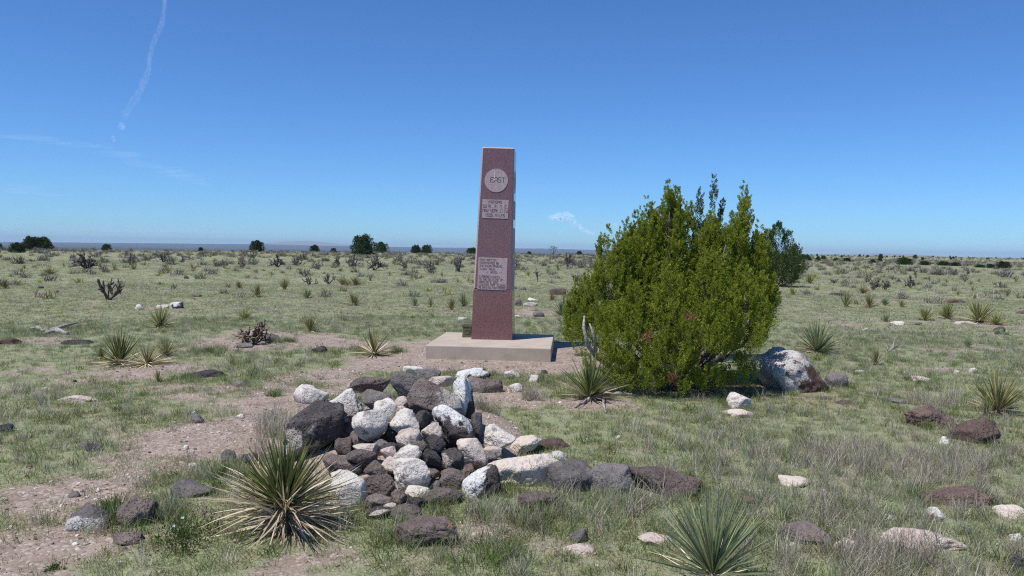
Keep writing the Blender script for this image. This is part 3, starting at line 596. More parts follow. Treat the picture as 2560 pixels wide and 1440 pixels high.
SCAT = [  # centre and size in photograph pixels, type, label
 (1185, 960, 88, 44, 'B', 'low brown rock flecked white behind the right top of the heap'), (1222, 962, 74, 42, 'B', 'brown mound rock with white flecks right of the heap top'),
 (1282, 935, 44, 24, 'W', 'whitish rock nearest the front of the slab'), (1289, 967, 44, 26, 'W', 'flat white rock in grass right of the heap top'), (1335, 946, 26, 22, 'W', 'small upright white stone left of the spiky yucca by the juniper'),
 (1361, 929, 18, 12, 'K', 'tiny dark stone on gravel near the slab corner'), (1068, 1320, 178, 100, 'L', 'long dark flat rock with orange lichen in front of the heap'),
 (1343, 1250, 108, 56, 'L', 'dark rock with yellow lichen under the great cream slab'), (1432, 1186, 150, 98, 'G', 'dark grey block right of the great cream slab'),
 (1524, 1192, 150, 92, 'G', 'grey lichened boulder in the row right of the heap'), (1664, 1202, 190, 92, 'L', 'reddish ragged rock with orange lichen at the row end'),
 (1385, 1108, 92, 34, 'R', 'low reddish rock behind the cream rock with the broken end'), (1395, 1140, 50, 34, 'W', 'small whitish rock in the grass beside the low reddish rock'),
 (1845, 1000, 62, 46, 'W', 'white rock in front of the juniper'), (1822, 1030, 40, 12, 'P', 'low pale stone beside the twin cream stones'), (1852, 1034, 66, 24, 'C', 'flat cream stones just below the white rock by the juniper'),
 (2090, 948, 56, 42, 'G', 'low grey rock at the right foot of the great split boulder'), (2322, 1038, 120, 66, 'R', 'purple-brown rock emerging from dry grass at right'), (2432, 1072, 122, 76, 'R', 'wedge shaped purple-brown rock at far right'),
 (2364, 1100, 36, 24, 'W', 'small white stone beside the wedge shaped rock'), (2340, 1122, 18, 9, 'P', 'tiny pale stone below the wedge shaped rock'), (2385, 1238, 190, 66, 'R', 'long low reddish brown rock sunk in the dry grass'),
 (2338, 1284, 56, 44, 'W', 'white stone in front of the long reddish brown rock'), (2218, 1292, 20, 20, 'W', 'little white stone left of the reddish brown rock'), (2528, 1276, 90, 44, 'C', 'cream slab with a dark underside at the right edge'),
 (2016, 1332, 132, 66, 'B', 'dome shaped dark brown rock in the right foreground'), (1978, 1362, 36, 18, 'W', 'white scrap at the foot of the dome shaped rock'), (2117, 1360, 66, 42, 'C', 'rounded cream stone right of the dome shaped rock'),
 (2300, 1346, 222, 66, 'P', 'long tan rock patched white in the right foreground'), (2136, 1330, 30, 20, 'W', 'small grey-white stone above the rounded cream stone'), (1862, 1248, 74, 26, 'R', 'flat rusty brown stone right of the lichened row'),
 (1990, 1204, 84, 34, 'C', 'broken peach coloured stone in the right foreground'), (1872, 1226, 15, 12, 'W', 'tiny white stone left of a pair above the rusty stone'), (1903, 1229, 20, 14, 'W', 'tiny white stone above the rusty brown stone'),
 (1926, 1244, 30, 26, 'G', 'small grey stone at the end of the rusty brown stone'), (2552, 1412, 50, 60, 'K', 'dark rock cut by the right bottom corner'), (2535, 1340, 40, 26, 'W', 'whitish stone low in the grass near the right bottom corner'),
 (1447, 1336, 50, 44, 'G', 'dark grey angular stone below the lichened row'), (1640, 1346, 96, 40, 'P', 'flat pinkish stone left of the bottom yucca'), (1448, 1372, 90, 26, 'P', 'flat pink stone at bottom below the grey angular stone'),
 (1788, 1302, 70, 26, 'B', 'low brown stone behind the bottom yucca tips'), (1466, 1100, 22, 10, 'W', 'tiny white pebble rock right of the low reddish rock'), (1545, 1092, 18, 9, 'W', 'white chip on bare soil, centre right'),
 (230, 1290, 108, 80, 'G', 'grey rock with pale front, left side of the horseshoe rocks'), (335, 1276, 104, 92, 'B', 'dark upright rock, right side of the horseshoe rocks'), (322, 1345, 92, 44, 'B', 'low brown rock in front of the horseshoe rocks'),
 (480, 1218, 128, 58, 'G', 'layered dark rock left of the big yucca'), (240, 1118, 44, 24, 'K', 'dark stone on the dirt path'), (210, 1112, 24, 16, 'G', 'little grey stone left of the dark path stone'), (494, 1046, 36, 26, 'G', 'grey stone with a pale foot on the path'),
 (485, 1032, 20, 10, 'W', 'small white chip behind the grey path stone'), (602, 1040, 20, 14, 'W', 'small white stone at the middle of the path'), (572, 1138, 38, 36, 'G', 'grey stone behind the big yucca leaves at left'),
 (485, 1162, 26, 16, 'P', 'small tan stone on the path near the big yucca'), (630, 1148, 60, 34, 'K', 'dark slanting stone at the left of the black pitted boulder'), (466, 1118, 14, 14, 'W', 'tiny white stone at the right side of the path'),
 (10, 1070, 48, 26, 'K', 'dark rock at the left edge'), (185, 1236, 36, 18, 'G', 'grey stone in the pebble drift left'), (245, 1224, 18, 12, 'W', 'white stone in the pebble drift left'), (156, 1262, 22, 10, 'W', 'thin white stone near the horseshoe rocks'),
 (25, 1318, 16, 12, 'W', 'white stone on the bare soil at the left edge'), (188, 1358, 22, 12, 'W', 'tiny white stone low on the bare soil'), (195, 1372, 20, 10, 'P', 'pale flat stone lowest on the bare soil'),
 (200, 998, 110, 14, 'P', 'long flat pale stone in the left grass'), (600, 958, 38, 16, 'G', 'flat grey stone left of the heap'), (518, 934, 100, 24, 'K', 'dark flat outcrop in the left grass'), (187, 952, 10, 8, 'K', 'tiny black stone in left grass'),
 (440, 763, 42, 18, 'M', 'white rock with a dark right end beyond the stalked yucca'), (349, 767, 22, 15, 'W', 'white stone left of the white and dark rock'), (412, 766, 40, 10, 'P', 'low pale stone beside the white and dark rock'),
 (682, 843, 44, 24, 'G', 'grey white rock at the right of the sprawling cholla'), (610, 862, 50, 16, 'G', 'pale flat rock under the sprawling cholla'), (800, 872, 42, 20, 'K', 'dark rock left of the straw coloured yucca'),
 (22, 852, 52, 20, 'R', 'dark brown mound at the left edge beyond the grass'), (188, 856, 84, 14, 'K', 'dark flat outcrop below the dead log'), (490, 738, 28, 9, 'B', 'low dark mound in the mid field left'), (466, 693, 14, 8, 'B', 'small dark mound in the far field'),
 (143, 729, 11, 8, 'K', 'small dark stone in the far field at left'), (102, 718, 14, 8, 'B', 'small brown stone in the far field at left'), (1332, 749, 32, 11, 'M', 'white and black stone right of the monument'),
 (1326, 760, 40, 12, 'P', 'pale flat stone below the white and black stone'), (1346, 784, 30, 17, 'G', 'grey lichened stone right of the monument'), (1293, 791, 15, 7, 'W', 'tiny white stone beside the monument pedestal'),
 (1297, 755, 20, 20, 'G', 'grey stone directly right of the monument'), (1394, 729, 42, 18, 'R', 'brown flat rock left of the juniper'), (1404, 825, 30, 12, 'G', 'grey stone near the back right corner of the slab'),
 (1157, 797, 26, 8, 'W', 'white stone behind the ammunition box'), (1309, 721, 18, 9, 'B', 'small brown stone beyond the monument'), (1285, 719, 14, 9, 'B', 'small dark stone touching the monument edge'), (2244, 808, 38, 11, 'W', 'white stone left of the three right hand yuccas'),
 (2288, 808, 32, 9, 'G', 'flat grey stone before the three right hand yuccas'), (2410, 806, 62, 11, 'P', 'long pale stone in front of the broad yucca'), (2498, 822, 30, 15, 'R', 'dark reddish stone by the prickly pear'), (2163, 823, 18, 6, 'P', 'little pale stone in the right mid field'),
 (2149, 929, 26, 13, 'W', 'white stone right of the great split boulder'), (2262, 932, 12, 10, 'W', 'tiny white stone in the right mid field'), (2300, 947, 52, 15, 'P', 'pale flat stone in the right mid field'), (2392, 929, 15, 11, 'W', 'small white stone left of the right edge yucca'),
 (2432, 925, 24, 15, 'W', 'white stone touching the right edge yucca'), (2180, 982, 38, 11, 'B', 'thin brown stone in the right mid field'), (2242, 1002, 42, 15, 'G', 'flat light grey stone in the right mid field'), (2328, 970, 32, 8, 'B', 'thin dark stone in the right mid field'),
 (2111, 1005, 54, 15, 'R', 'flat reddish stone right of the white rock by the juniper'), (2424, 901, 18, 12, 'R', 'small rusty stone in the right mid field'), (2060, 994, 22, 13, 'G', 'small grey stone near the great split boulder'), (2086, 735, 30, 7, 'K', 'dark flat stone far right of the juniper'),
 (2386, 753, 52, 11, 'R', 'flat brown outcrop beyond the broad yucca'), (2552, 780, 30, 9, 'R', 'brown outcrop at the right edge of the far field'), (1455, 884, 40, 12, 'G', 'grey stone half under the left side of the juniper')]
for i, (cx, cy, w, h, ty, lb) in enumerate(SCAT):
    put_rock(400 + i, cx, cy, w, h, ty, lb, (-.3, -.8, -.3, -.2) if 'pale front' in lb else None, 0, False, 'rocks scattered on the plain')
put_rock(900, 1974, 922, 186, 124, 'X', 'great split boulder, white on top with a brown broken face, right of the juniper', (-.9, .1, .1, -.12), -24, False, None, 'boulder', 0, .9)
# ------------------------------------------------------------------ yuccas
GREEN = blade_mat('yucca_leaf', (.08, .115, .034), (.15, .185, .058), (.28, .29, .105), .45, .15, (.26, .25, .10))
PALEG = blade_mat('blue_green_yucca_leaf', (.155, .20, .095), (.235, .28, .14), (.35, .37, .21), .45, .15, (.33, .34, .2))
OLIVE = blade_mat('olive_yucca_leaf', (.16, .165, .062), (.26, .25, .095), (.42, .37, .18), .5, .15, (.34, .31, .16))
STRAW = blade_mat('dry_yucca_leaf', (.28, .21, .14), (.55, .45, .30), (.74, .66, .50), .7, .15)
STALK = blade_mat('dry_stalk', (.30, .25, .18), (.36, .31, .22), (.42, .36, .27), .8, 0)
BARK = M('juniper_bark', .95, .1); BARK = BARK.col(BARK.mix(BARK.ramp(BARK.noise(26, 5, .7), .35, .65), (.11, .09, .075), (.26, .225, .195))).bump(BARK.noise(60, 3), .6, .01).m
GREYW = M('weathered_wood', .95, .1); GREYW = GREYW.col(GREYW.mix(GREYW.ramp(GREYW.noise(30, 5, .7), .35, .65), (.20, .175, .155), (.44, .41, .38))).bump(GREYW.noise(50, 3), .6, .01).m
def leaf_dirs(n, rng, lo, hi, pw=1.0):
    el = np.radians(lo + (hi - lo) * rng.uniform(0, 1, n) ** pw); a = rng.uniform(0, 2 * math.pi, n)
    return np.stack([np.cos(el) * np.cos(a), np.cos(el) * np.sin(a), np.sin(el)], -1)
def yucca_meshes(seed, ng, nd, lo=18, hi=88, dl=.9, gmat=GREEN, w=.022):
    """a plant 1 high and about 1.7 across, as a green and a dry mesh"""
    rng = np.random.default_rng(seed); d = leaf_dirs(ng, rng, lo, hi, .8)
    base = d * .05 * rng.uniform(.4, 1, (ng, 1)) + [0, 0, .05]
    L = rng.uniform(.72, 1.0, ng) * (1 - .12 * (1 - d[:, 2])); v, q, a = ribbons(base, d, L, np.full(ng, w * 1.6) * rng.uniform(.8, 1.2, ng), rng.uniform(-.03, .10, ng) + .25 * (rng.uniform(0, 1, ng) > .88), 4, .35, rng.uniform(0, 1, ng), rng)
    g = mk('leaves', v, q, a, True, gmat)
    d = leaf_dirs(nd, rng, -12, 26, 1.0); base = d * .05 + [0, 0, .055]
    v, q, a = ribbons(base, d, rng.uniform(.45, 1.0, nd) * dl, np.full(nd, w * 1.5), rng.uniform(.0, .22, nd), 4, .3, rng.uniform(0, 1, nd), rng)
    v[:, 2] = np.maximum(v[:, 2], .008)
    return g, mk('dry_leaves', v, q, a, True, STRAW)
YP = {'g': [yucca_meshes(s, 105, 70) for s in (1, 2)], 'n': [yucca_meshes(s, 80, 40, 30, 88, .85, OLIVE) for s in (3, 4, 5)], 'p': [yucca_meshes(s, 110, 44, 14, 86, .85, PALEG) for s in (6, 7)],
      'o': [yucca_meshes(s, 95, 46, 12, 86, .8, OLIVE) for s in (8, 9)], 'd': [yucca_meshes(s, 34, 130, 30, 85, .95, OLIVE) for s in (10, 11)], 's': [yucca_meshes(s, 6, 70, 40, 80, .9, OLIVE) for s in (12,)], 'f': [yucca_meshes(s, 34, 22, 25, 88, .7, OLIVE, .03) for s in (13, 14, 15)]}
YF = []
def yucca(px, py, w, h, kind, label, i, group='yuccas growing on the plain', stalk=None):
    P = hit(px, py, 0); k = P[1] / F; rng = np.random.default_rng(3000 + i)
    o = empty('yucca', (P[0], P[1], gz(P[0], P[1]) - .01), rng.uniform(0, 6.28)); o.scale = (w * k / 1.45, w * k / 1.45, h * k / .95)
    g, d = YP[kind][i % len(YP[kind])]
    tag(add('leaves', g, None, o), kind='stuff'); tag(add('dry_leaves', d, None, o), kind='stuff')
    if stalk:
        t = np.linspace(0, 1, 9); z = stalk * k / (h * k / .95)
        vv, qq, _ = tube(np.stack([.03 * np.sin(t * 3), .02 * t, t * z], -1), .010 * (1 + .5 * (np.arange(9) % 2) * (t > .45)), 5)
        add('flower_stalk', quadtri('flower_stalk', vv, qq, {}, STALK), None, o)
    FOOT.append((P[0], P[1], w * k * .12)); YF.append((P[0], P[1]))
    return tag(o, label, 'yucca', group)
def leaf_mesh(bend, tone, w, mat):
    rng = np.random.default_rng(abs(int(bend * 1000)) + int(tone * 100)); v, q, a = ribbons(np.zeros((1, 3)), np.array([[0, 0, 1.0]]), np.ones(1), np.array([w]), np.zeros(1), 6, .4, np.array([tone]), rng)
    v = v.copy(); z = v[:, 2].copy(); s = v[:, :2] @ np.array([1, 0]); v[:, 0] += bend * z ** 2; v[:, 2] = z - bend ** 2 * .6 * z ** 3
    return mk('leaf', v, q, a, True, mat)
def big_yucca(P, label, n_green, n_dry, Lg, Ld, wg, lo, hi, mat, seed, crown=.07, skirt=.2, more=None):
    rng = np.random.default_rng(seed); o = empty('yucca', tuple(P)); tag(o, label, 'yucca', 'yuccas growing on the plain')
    gm = [leaf_mesh(b, t, wg / Lg, mat) for b in (-.06, .03, .12) for t in (.1, .35, .6, .85)]; dm = [leaf_mesh(b, t, wg * .8 / Ld, STRAW) for b in (-.1, .12, .3) for t in (.1, .4, .7, .95)]
    for dry, n in ((False, n_green), (True, n_dry)):
        D = leaf_dirs(n, rng, -34 * skirt, 38, 1.0) if dry else leaf_dirs(n, rng, lo, hi, .85)
        for d in D:
            L = (Ld if dry else Lg) * rng.uniform(.7, 1.05) * (.8 + .2 * d[2] if not dry else 1)
            q = Vector(d).to_track_quat('Z', 'X') @ Quaternion((0, 0, 1), rng.uniform(0, 6.28) if dry else rng.normal(math.pi, .7))
            c = add('dry_leaf' if dry else 'leaf', (dm if dry else gm)[rng.integers(12)], None, o)
            zb = .05 + .10 * skirt if not dry else rng.uniform(.04, .07 + .12 * skirt)
            if d[2] < -.02: L = min(L, (zb + .03) / -d[2])
            c.location = Vector(d) * crown * rng.uniform(.3, 1) + Vector((0, 0, zb)); c.rotation_euler = q.to_euler(); c.scale = (rng.uniform(.8, 1.2) * L, L, L)
    vv, qq, _ = tube([(0, 0, -.04), (0, 0, .04), (.01, 0, .08 + .08 * skirt)], [crown * .7, crown * .7, crown * .3], 8); add('stem', quadtri('stem', vv, qq, {}, BARK), None, o)
    if more:                                             # the rest of the leaves, joined
        D = leaf_dirs(more[0], rng, lo, hi, .85); v, q, a = ribbons(D * crown * .5 + [0, 0, .1], D, Lg * rng.uniform(.6, 1.0, more[0]), np.full(more[0], wg), rng.uniform(-.02, .2, more[0]), 5, .4, rng.uniform(0, 1, more[0]), rng); tag(add('leaves', mk('leaves', v, q, a, True, mat), None, o), kind='stuff')
        D = leaf_dirs(more[1], rng, -40, 40); b = D * crown * .5 + np.array([0, 0, 1.0]) * rng.uniform(.05, .16, (more[1], 1)); L = Ld * rng.uniform(.5, 1.05, more[1]); L = np.where(D[:, 2] < -.02, np.minimum(L, (b[:, 2] + .02) / np.maximum(-D[:, 2], .02)), L)
        v, q, a = ribbons(b, D, L, np.full(more[1], wg * .9), rng.uniform(0, .25, more[1]), 5, .3, rng.uniform(0, 1, more[1]), rng); v[:, 2] = np.maximum(v[:, 2], .004); tag(add('dry_leaves', mk('dry_leaves', v, q, a, True, STRAW), None, o), kind='stuff')
    FOOT.append((P[0], P[1], .22)); YF.append((P[0], P[1])); return o
P = hit(712, 1322, 0); BY = P
big_yucca(P, 'biggest yucca, dark green with a wide straw skirt, in front of the rock heap', 150, 148, .40, .48, .0125, 14, 88, GREEN, 41, .07, .8, (110, 200))
vv, qq, _ = tube([P + [-.03, -.06, .03], P + [-.035, -.07, .16], P + [-.025, -.06, .3], P + [-.02, -.05, .42]], [.006, .006, .005, .003], 5); tag(add('dead_stalk', quadtri('dead_stalk', vv, qq, {}, STALK)), 'brown dead flower stalk standing in the biggest yucca', 'stalk')
P = hit(1782, 1478, 0); big_yucca(P, 'pale green yucca cut off by the bottom edge', 170, 34, .42, .32, .0118, 12, 88, PALEG, 42, .06)
YU = [(1474, 998, 172, 122, 'g', 'spiky dark yucca at the left foot of the big juniper', 0), (2042, 882, 150, 84, 'p', 'pale yucca leaning out behind the great split boulder', 0), (2492, 1034, 150, 122, 'o', 'large olive yucca at the right edge', 0),
 (2466, 1040, 62, 60, 'n', 'smaller green yucca in front of the right edge yucca', 0), (300, 912, 130, 92, 'g', 'green yucca with grey dry skirt, left one of the joined pair', 0), (368, 912, 140, 62, 'd', 'mostly dry yucca, right one of the joined pair', 0),
 (415, 892, 66, 56, 'o', 'loose olive yucca behind the joined pair', 0), (252, 900, 50, 44, 'n', 'small green yucca left of the joined pair', 0), (935, 888, 118, 82, 'd', 'straw coloured yucca left of the slab', 0), (862, 872, 50, 20, 's', 'collapsed grey yucca skirt left of the straw coloured yucca', 0),
 (776, 830, 78, 46, 'n', 'small yucca with a pale stalk left of the straw coloured yucca', 56), (401, 818, 100, 56, 'o', 'yucca with a tall white stalk in front of the white and dark rock', 92), (612, 797, 62, 32, 'o', 'olive yucca beyond the sprawling cholla', 0),
 (396, 955, 38, 34, 'n', 'small dark green yucca alone below the joined pair', 0), (12, 722, 44, 30, 'n', 'green yucca at the left edge of the far field', 0), (645, 743, 48, 36, 'n', 'round green yucca in mid field left', 0), (712, 725, 50, 32, 'n', 'olive yucca behind the round green yucca', 0),
 (597, 721, 34, 22, 'o', 'little yucca left of the round green yucca', 0), (768, 746, 48, 28, 'p', 'pale thin yucca right of the round green yucca', 0), (884, 764, 62, 38, 'o', 'yellowish yucca in mid field left of the monument', 0), (858, 714, 50, 30, 'o', 'left yucca of a yellow-green far pair', 0),
 (890, 714, 46, 26, 'o', 'right yucca of a yellow-green far pair', 0), (125, 686, 50, 20, 'o', 'wide yucca near the big dark far cholla', 0), (285, 676, 34, 30, 'd', 'straw yucca right of the big dark far cholla', 0), (333, 674, 28, 20, 'o', 'small yellow yucca beyond the antler cholla', 0),
 (420, 682, 44, 22, 'd', 'straw coloured yucca clump in the far field', 0), (482, 678, 36, 24, 'd', 'reddish straw yucca right of the straw coloured clump', 0), (1130, 775, 48, 36, 'n', 'left yucca of the pair left of the monument', 0), (1158, 767, 46, 38, 'p', 'right yucca of the pair left of the monument', 0),
 (1037, 765, 36, 28, 'p', 'thin pale yucca between the yellowish one and the monument', 0), (1076, 768, 26, 30, 'n', 'narrow yucca left of the pair by the monument', 0), (1340, 776, 48, 26, 's', 'dry star of dead leaves right of the monument', 0), (1404, 788, 72, 40, 'p', 'pale yucca touching the left side of the juniper', 0),
 (1380, 752, 42, 22, 'o', 'olive yucca between monument and juniper', 0), (2024, 709, 58, 28, 'n', 'green yucca clump right of the dark rear juniper', 0), (1981, 737, 36, 22, 'o', 'small olive yucca below the dark rear juniper', 0), (2114, 768, 56, 42, 'n', 'green yucca with stalk in the right mid field', 0),
 (2172, 770, 50, 40, 'o', 'olive yucca in the middle of the right hand group', 52), (2212, 764, 36, 24, 'p', 'pale yucca in the right hand group', 0), (2254, 768, 34, 22, 'n', 'rightmost yucca of the right hand group', 0), (2157, 734, 42, 24, 'o', 'yellow-green yucca beside the twin far chollas', 0),
 (2312, 801, 74, 38, 'o', 'left one of three broad yuccas at right', 40), (2368, 798, 66, 48, 'g', 'middle one of three broad yuccas at right', 0), (2446, 806, 118, 60, 'o', 'broadest yucca on the right, right one of three', 66), (2490, 812, 64, 36, 'o', 'low yucca fused to the right side of the broadest yucca', 0),
 (2190, 912, 52, 46, 'n', 'solitary yucca right of the pale leaning yucca', 0), (2419, 868, 44, 30, 'p', 'thin blue-green yucca in the right mid field', 0), (2215, 804, 42, 22, 'p', 'thin pale yucca left of the white stone at right', 0)]
for i, (px, py, w, h, kd, lb, stk) in enumerate(YU): yucca(px, py, w, h, kd, lb, i, stalk=stk or None)
FAR = [(2323, 703, 22, 15), (2347, 706, 22, 13), (2366, 707, 16, 12), (2413, 705, 24, 13), (2447, 706, 22, 13), (2427, 712, 22, 14), (2395, 738, 26, 16), (2436, 748, 26, 18), (2432, 728, 28, 16), (2465, 743, 34, 20), (2517, 741, 32, 22), (2545, 746, 30, 18), (2540, 705, 30, 14),
       (250, 668, 22, 16), (160, 668, 20, 14), (60, 672, 26, 14), (560, 672, 22, 14), (680, 690, 24, 14), (925, 702, 26, 16), (975, 690, 22, 14), (1040, 700, 24, 16), (1105, 692, 20, 14), (1320, 690, 26, 16), (1370, 684, 30, 18), (1395, 676, 34, 18), (2075, 690, 20, 12), (2150, 690, 22, 14), (2230, 700, 20, 12), (2290, 695, 20, 12)]
FARL = [
    'left one of a row of five small yuccas on the far right plain',
    'second of the five small far yuccas at right',
    'middle one of the five small far yuccas at right',
    'fourth of the five small far yuccas at right',
    'last of the five small far yuccas at right',
    'small yucca in front of the gap between the fourth and last far yuccas',
    'small yucca left below the row of five at right',
    'small yucca left of the far yellow patch, above the broad yucca',
    'yucca tuft straight above the broadest right hand yucca',
    'wide tuft right above the broadest right hand yucca',
    'yucca tuft at far right below the thin black cholla',
    'yucca tuft cut by the right edge in the far field',
    'yellowish tuft near the right edge beside the thin black cholla',
    'tiny tuft right of the widest dark cholla thicket',
    'tiny tuft left of the widest dark cholla thicket',
    'far yellowish tuft near the left edge',
    'tiny far tuft before the low grey cholla at left',
    'little tuft below the dense dark far cholla',
    'little yucca tuft right of the yellow-green pair',
    'small tuft below the grey cholla near the dark round juniper',
    'small tuft below the gap of the grey chollas left of the monument',
    'tiny tuft left of the tall dark cholla by the monument',
    'tuft just right of the monument in the far field',
    'wide yellow tuft between monument and big juniper',
    'yellow tuft beside the dark cholla at the left of the big juniper',
    'tiny tuft right of the rear juniper',
    'tiny tuft left of the dark twin chollas',
    'tiny tuft above the round dark cholla at right',
    'tiny tuft right of the round dark cholla at right']
for i, (px, py, w, h) in enumerate(FAR): yucca(px, py, w, h, 'f', FARL[i], 100 + i, 'small far yucca tufts')

# ------------------------------------------------------------------ chollas, wood, prickly pear
CHM = M('cholla_stem', .9, .15); CHM = CHM.col(CHM.mix(CHM.ramp(CHM.noise(18, 4, .7), .38, .62), (.115, .104, .09), (.25, .228, .20))).bump(CHM.voro(30), .8, .03).m
CHT = M('spiny_cholla_stem', .9, .15); CHT = CHT.col(CHT.mix(CHT.ramp(CHT.noise(30, 4, .7), .38, .62), (.15, .125, .09), (.34, .29, .215))).bump(CHT.voro(40), .8, .03).m
CHD = M('dark_cholla_wood', .9, .15); CHD = CHD.col(CHD.mix(CHD.ramp(CHD.noise(18, 4, .7), .38, .62), (.07, .061, .056), (.155, .137, .124))).m
def cholla_mesh(seed, n0, depth, thick, spread, mat, kids=3):
    rng = np.random.default_rng(seed); parts = []
    def grow(p, d, L, r, lev):
        t = np.linspace(0, 1, 5); bend = rng.normal(0, .16, 3); P = p + d * L * t[:, None] + bend * L * (t ** 2)[:, None]
        R = r * (1 - .25 * t) * (1 + .22 * (np.arange(5) % 2)); parts.append(tube(P, R, 5))
        if lev < depth:
            for _ in range(rng.integers(2, kids + 1)):
                s = rng.uniform(.4, 1); q = p + d * L * s + bend * L * s * s; e = nrm(d + rng.normal(0, spread, 3) + [0, 0, .22]); grow(q, e, L * rng.uniform(.55, .85), r * .85, lev + 1)
    for _ in range(n0): grow(np.array([*rng.normal(0, .04, 2), -.03]), leaf_dirs(1, rng, 25, 80)[0], rng.uniform(.28, .45), thick, 0)
    v, q, _ = join(parts); v = v - [0, 0, 0]; hi = v[:, 2].max(); rad = np.abs(v[:, :2]).max()
    v = v / np.array([2 * rad, 2 * rad, hi]); return quadtri('branches', v, q, {}, mat)
CP = {'a': [cholla_mesh(1, 5, 2, .03, .55, CHD, 3)], 'c': [cholla_mesh(s, 8, 3, .028, .6, CHM, 3) for s in (2, 3, 4)], 's': [cholla_mesh(5, 11, 3, .034, .7, CHT, 3)], 't': [cholla_mesh(6, 2, 3, .03, .6, CHD, 3)], 'd': [cholla_mesh(s, 7, 3, .032, .6, CHD, 3) for s in (7, 8)]}
def cholla(px, py, w, h, kind, label, i, group='chollas on the plain'):
    P = hit_mesa(px, py); k = P[1] / F
    o = empty('cholla_cactus', (P[0], P[1], gz(P[0], P[1])), (i * 2.399) % 6.28); o.scale = (w * k, w * k, h * k)
    add('branches', CP[kind][i % len(CP[kind])], None, o); FOOT.append((P[0], P[1], w * k * .1)); return tag(o, label, 'cactus', group)
CHL = [(271, 750, 84, 56, 'a', 'black antler-like cholla standing alone in the left field'), (436, 725, 24, 15, 'a', 'small dark cholla right of the antler cholla'), (216, 672, 94, 42, 'd', 'widest dark cholla thicket in the left far field'), (628, 862, 128, 66, 's', 'sprawling tan spiny cholla in the left mid field'),
 (325, 663, 34, 32, 'c', 'grey cholla right of the widest dark thicket'), (410, 656, 34, 28, 'd', 'upright dark far cholla beyond the antler cholla'), (457, 657, 22, 20, 'c', 'narrow reddish-grey far cholla right of the upright dark one'), (540, 667, 40, 18, 'c', 'low grey far cholla in front of the small juniper'), (606, 668, 50, 26, 'c', 'broad grey far cholla below the lone round juniper'),
 (634, 645, 44, 22, 'c', 'grey bush at the foot of the lone round juniper'), (692, 668, 48, 34, 'd', 'dense dark far cholla right of the lone round juniper'), (742, 664, 54, 24, 'c', 'wide grey far cholla left of the dark round juniper'), (795, 674, 48, 26, 'c', 'grey cholla left of the dark double cholla'), (846, 668, 40, 30, 'd', 'left half of a dark double far cholla'), (880, 668, 44, 34, 'c', 'right half of a dark double far cholla'),
 (773, 712, 44, 22, 'a', 'branched black little cholla in mid field left'), (822, 710, 34, 28, 'a', 'black twiggy cholla beside the yellow-green yucca pair'), (764, 692, 36, 20, 'a', 'thin black cholla behind the branched black little cholla'), (935, 676, 48, 40, 'd', 'dark cholla below the smaller far juniper'), (1010, 672, 40, 28, 'c', 'grey cholla left of the grey pair near the monument'),
 (1076, 684, 54, 36, 'c', 'grey cholla left of the tall dark one by the monument'), (1150, 680, 62, 46, 'd', 'tall dark cholla just left of the monument'), (1345, 704, 34, 34, 't', 'tree-like black cholla right of the monument'), (1292, 674, 26, 28, 'c', 'grey cholla touching the right edge of the monument'), (1420, 668, 44, 38, 'd', 'dark cholla left behind the big juniper'), (1437, 712, 38, 30, 'd', 'dark cholla at the left edge of the big juniper'),
 (2182, 725, 42, 32, 'd', 'left one of the dark twin chollas in the right field'), (2212, 725, 42, 30, 'd', 'right one of the dark twin chollas in the right field'), (2274, 720, 34, 34, 'd', 'round dark cholla right of the twins'), (2086, 708, 34, 13, 'd', 'low dark cholla left of the twins'), (2018, 676, 46, 24, 'c', 'grey cholla right beside the rear juniper'), (2169, 708, 22, 22, 'c', 'grey cholla behind the dark twins'),
 (2245, 679, 18, 14, 'c', 'small grey cholla beyond the round dark one'), (2349, 688, 28, 17, 'c', 'left one of three far grey chollas at right'), (2387, 688, 26, 18, 'c', 'middle one of three far grey chollas at right'), (2416, 689, 26, 18, 'd', 'right one of three far grey chollas at right'), (2245, 706, 16, 12, 'd', 'tiny dark cholla between the twins and the round one'), (2288, 688, 14, 16, 'd', 'tiny dark upright cholla beyond the round one'),
 (2499, 717, 34, 14, 'a', 'thin black cholla near the right edge'), (2200, 668, 40, 16, 'c', 'low grey bush below the right hand junipers')]
for i, (px, py, w, h, kd, lb) in enumerate(CHL): cholla(px, py, w, h, kd, lb, i)

def log(name, pts, rad, mat, label, cat, extra=()):
    G = [hit(x, y, 0) for x, y in pts]; G = np.array([[p[0], p[1], gz(p[0], p[1]) + r * .8] for p, r in zip(G, rad)])
    t = np.linspace(0, len(G) - 1, len(G) * 4); I = np.arange(len(G)); Pp = np.stack([np.interp(t, I, G[:, k]) for k in range(3)], -1) + np.random.default_rng(3).normal(0, .006, (len(t), 3)); Rr = np.interp(t, I, rad) * (1 + .15 * np.sin(t * 7))
    v, q, _ = tube(Pp, Rr, 8); o = add(name, quadtri(name, v, q, {}, mat)); tag(o, label, cat)
    for e, r in extra:
        E_ = np.array([np.array(hit(x, y, 0)) + [0, 0, z] for x, y, z in e]); v, q, _ = tube(E_, r, 6); add('side_branch', quadtri('side_branch', v, q, {}, mat), None, o)
    return o
log('dead_branch', [(1434, 1020), (1470, 1003), (1507, 992), (1560, 988), (1596, 992)], [.012, .022, .028, .022, .010], GREYW, 'grey dead branch lying in front of the spiky dark yucca', 'branch', [([(1510, 994, .03), (1508, 1014, .02), (1514, 1034, .01)], [.018, .016, .010])])
log('dead_log', [(112, 838), (140, 832), (168, 838)], [.03, .055, .03], GREYW, 'weathered grey dead log in the left field', 'log', [([(128, 832, .05), (160, 826, .08), (195, 820, .10)], [.035, .03, .012])])
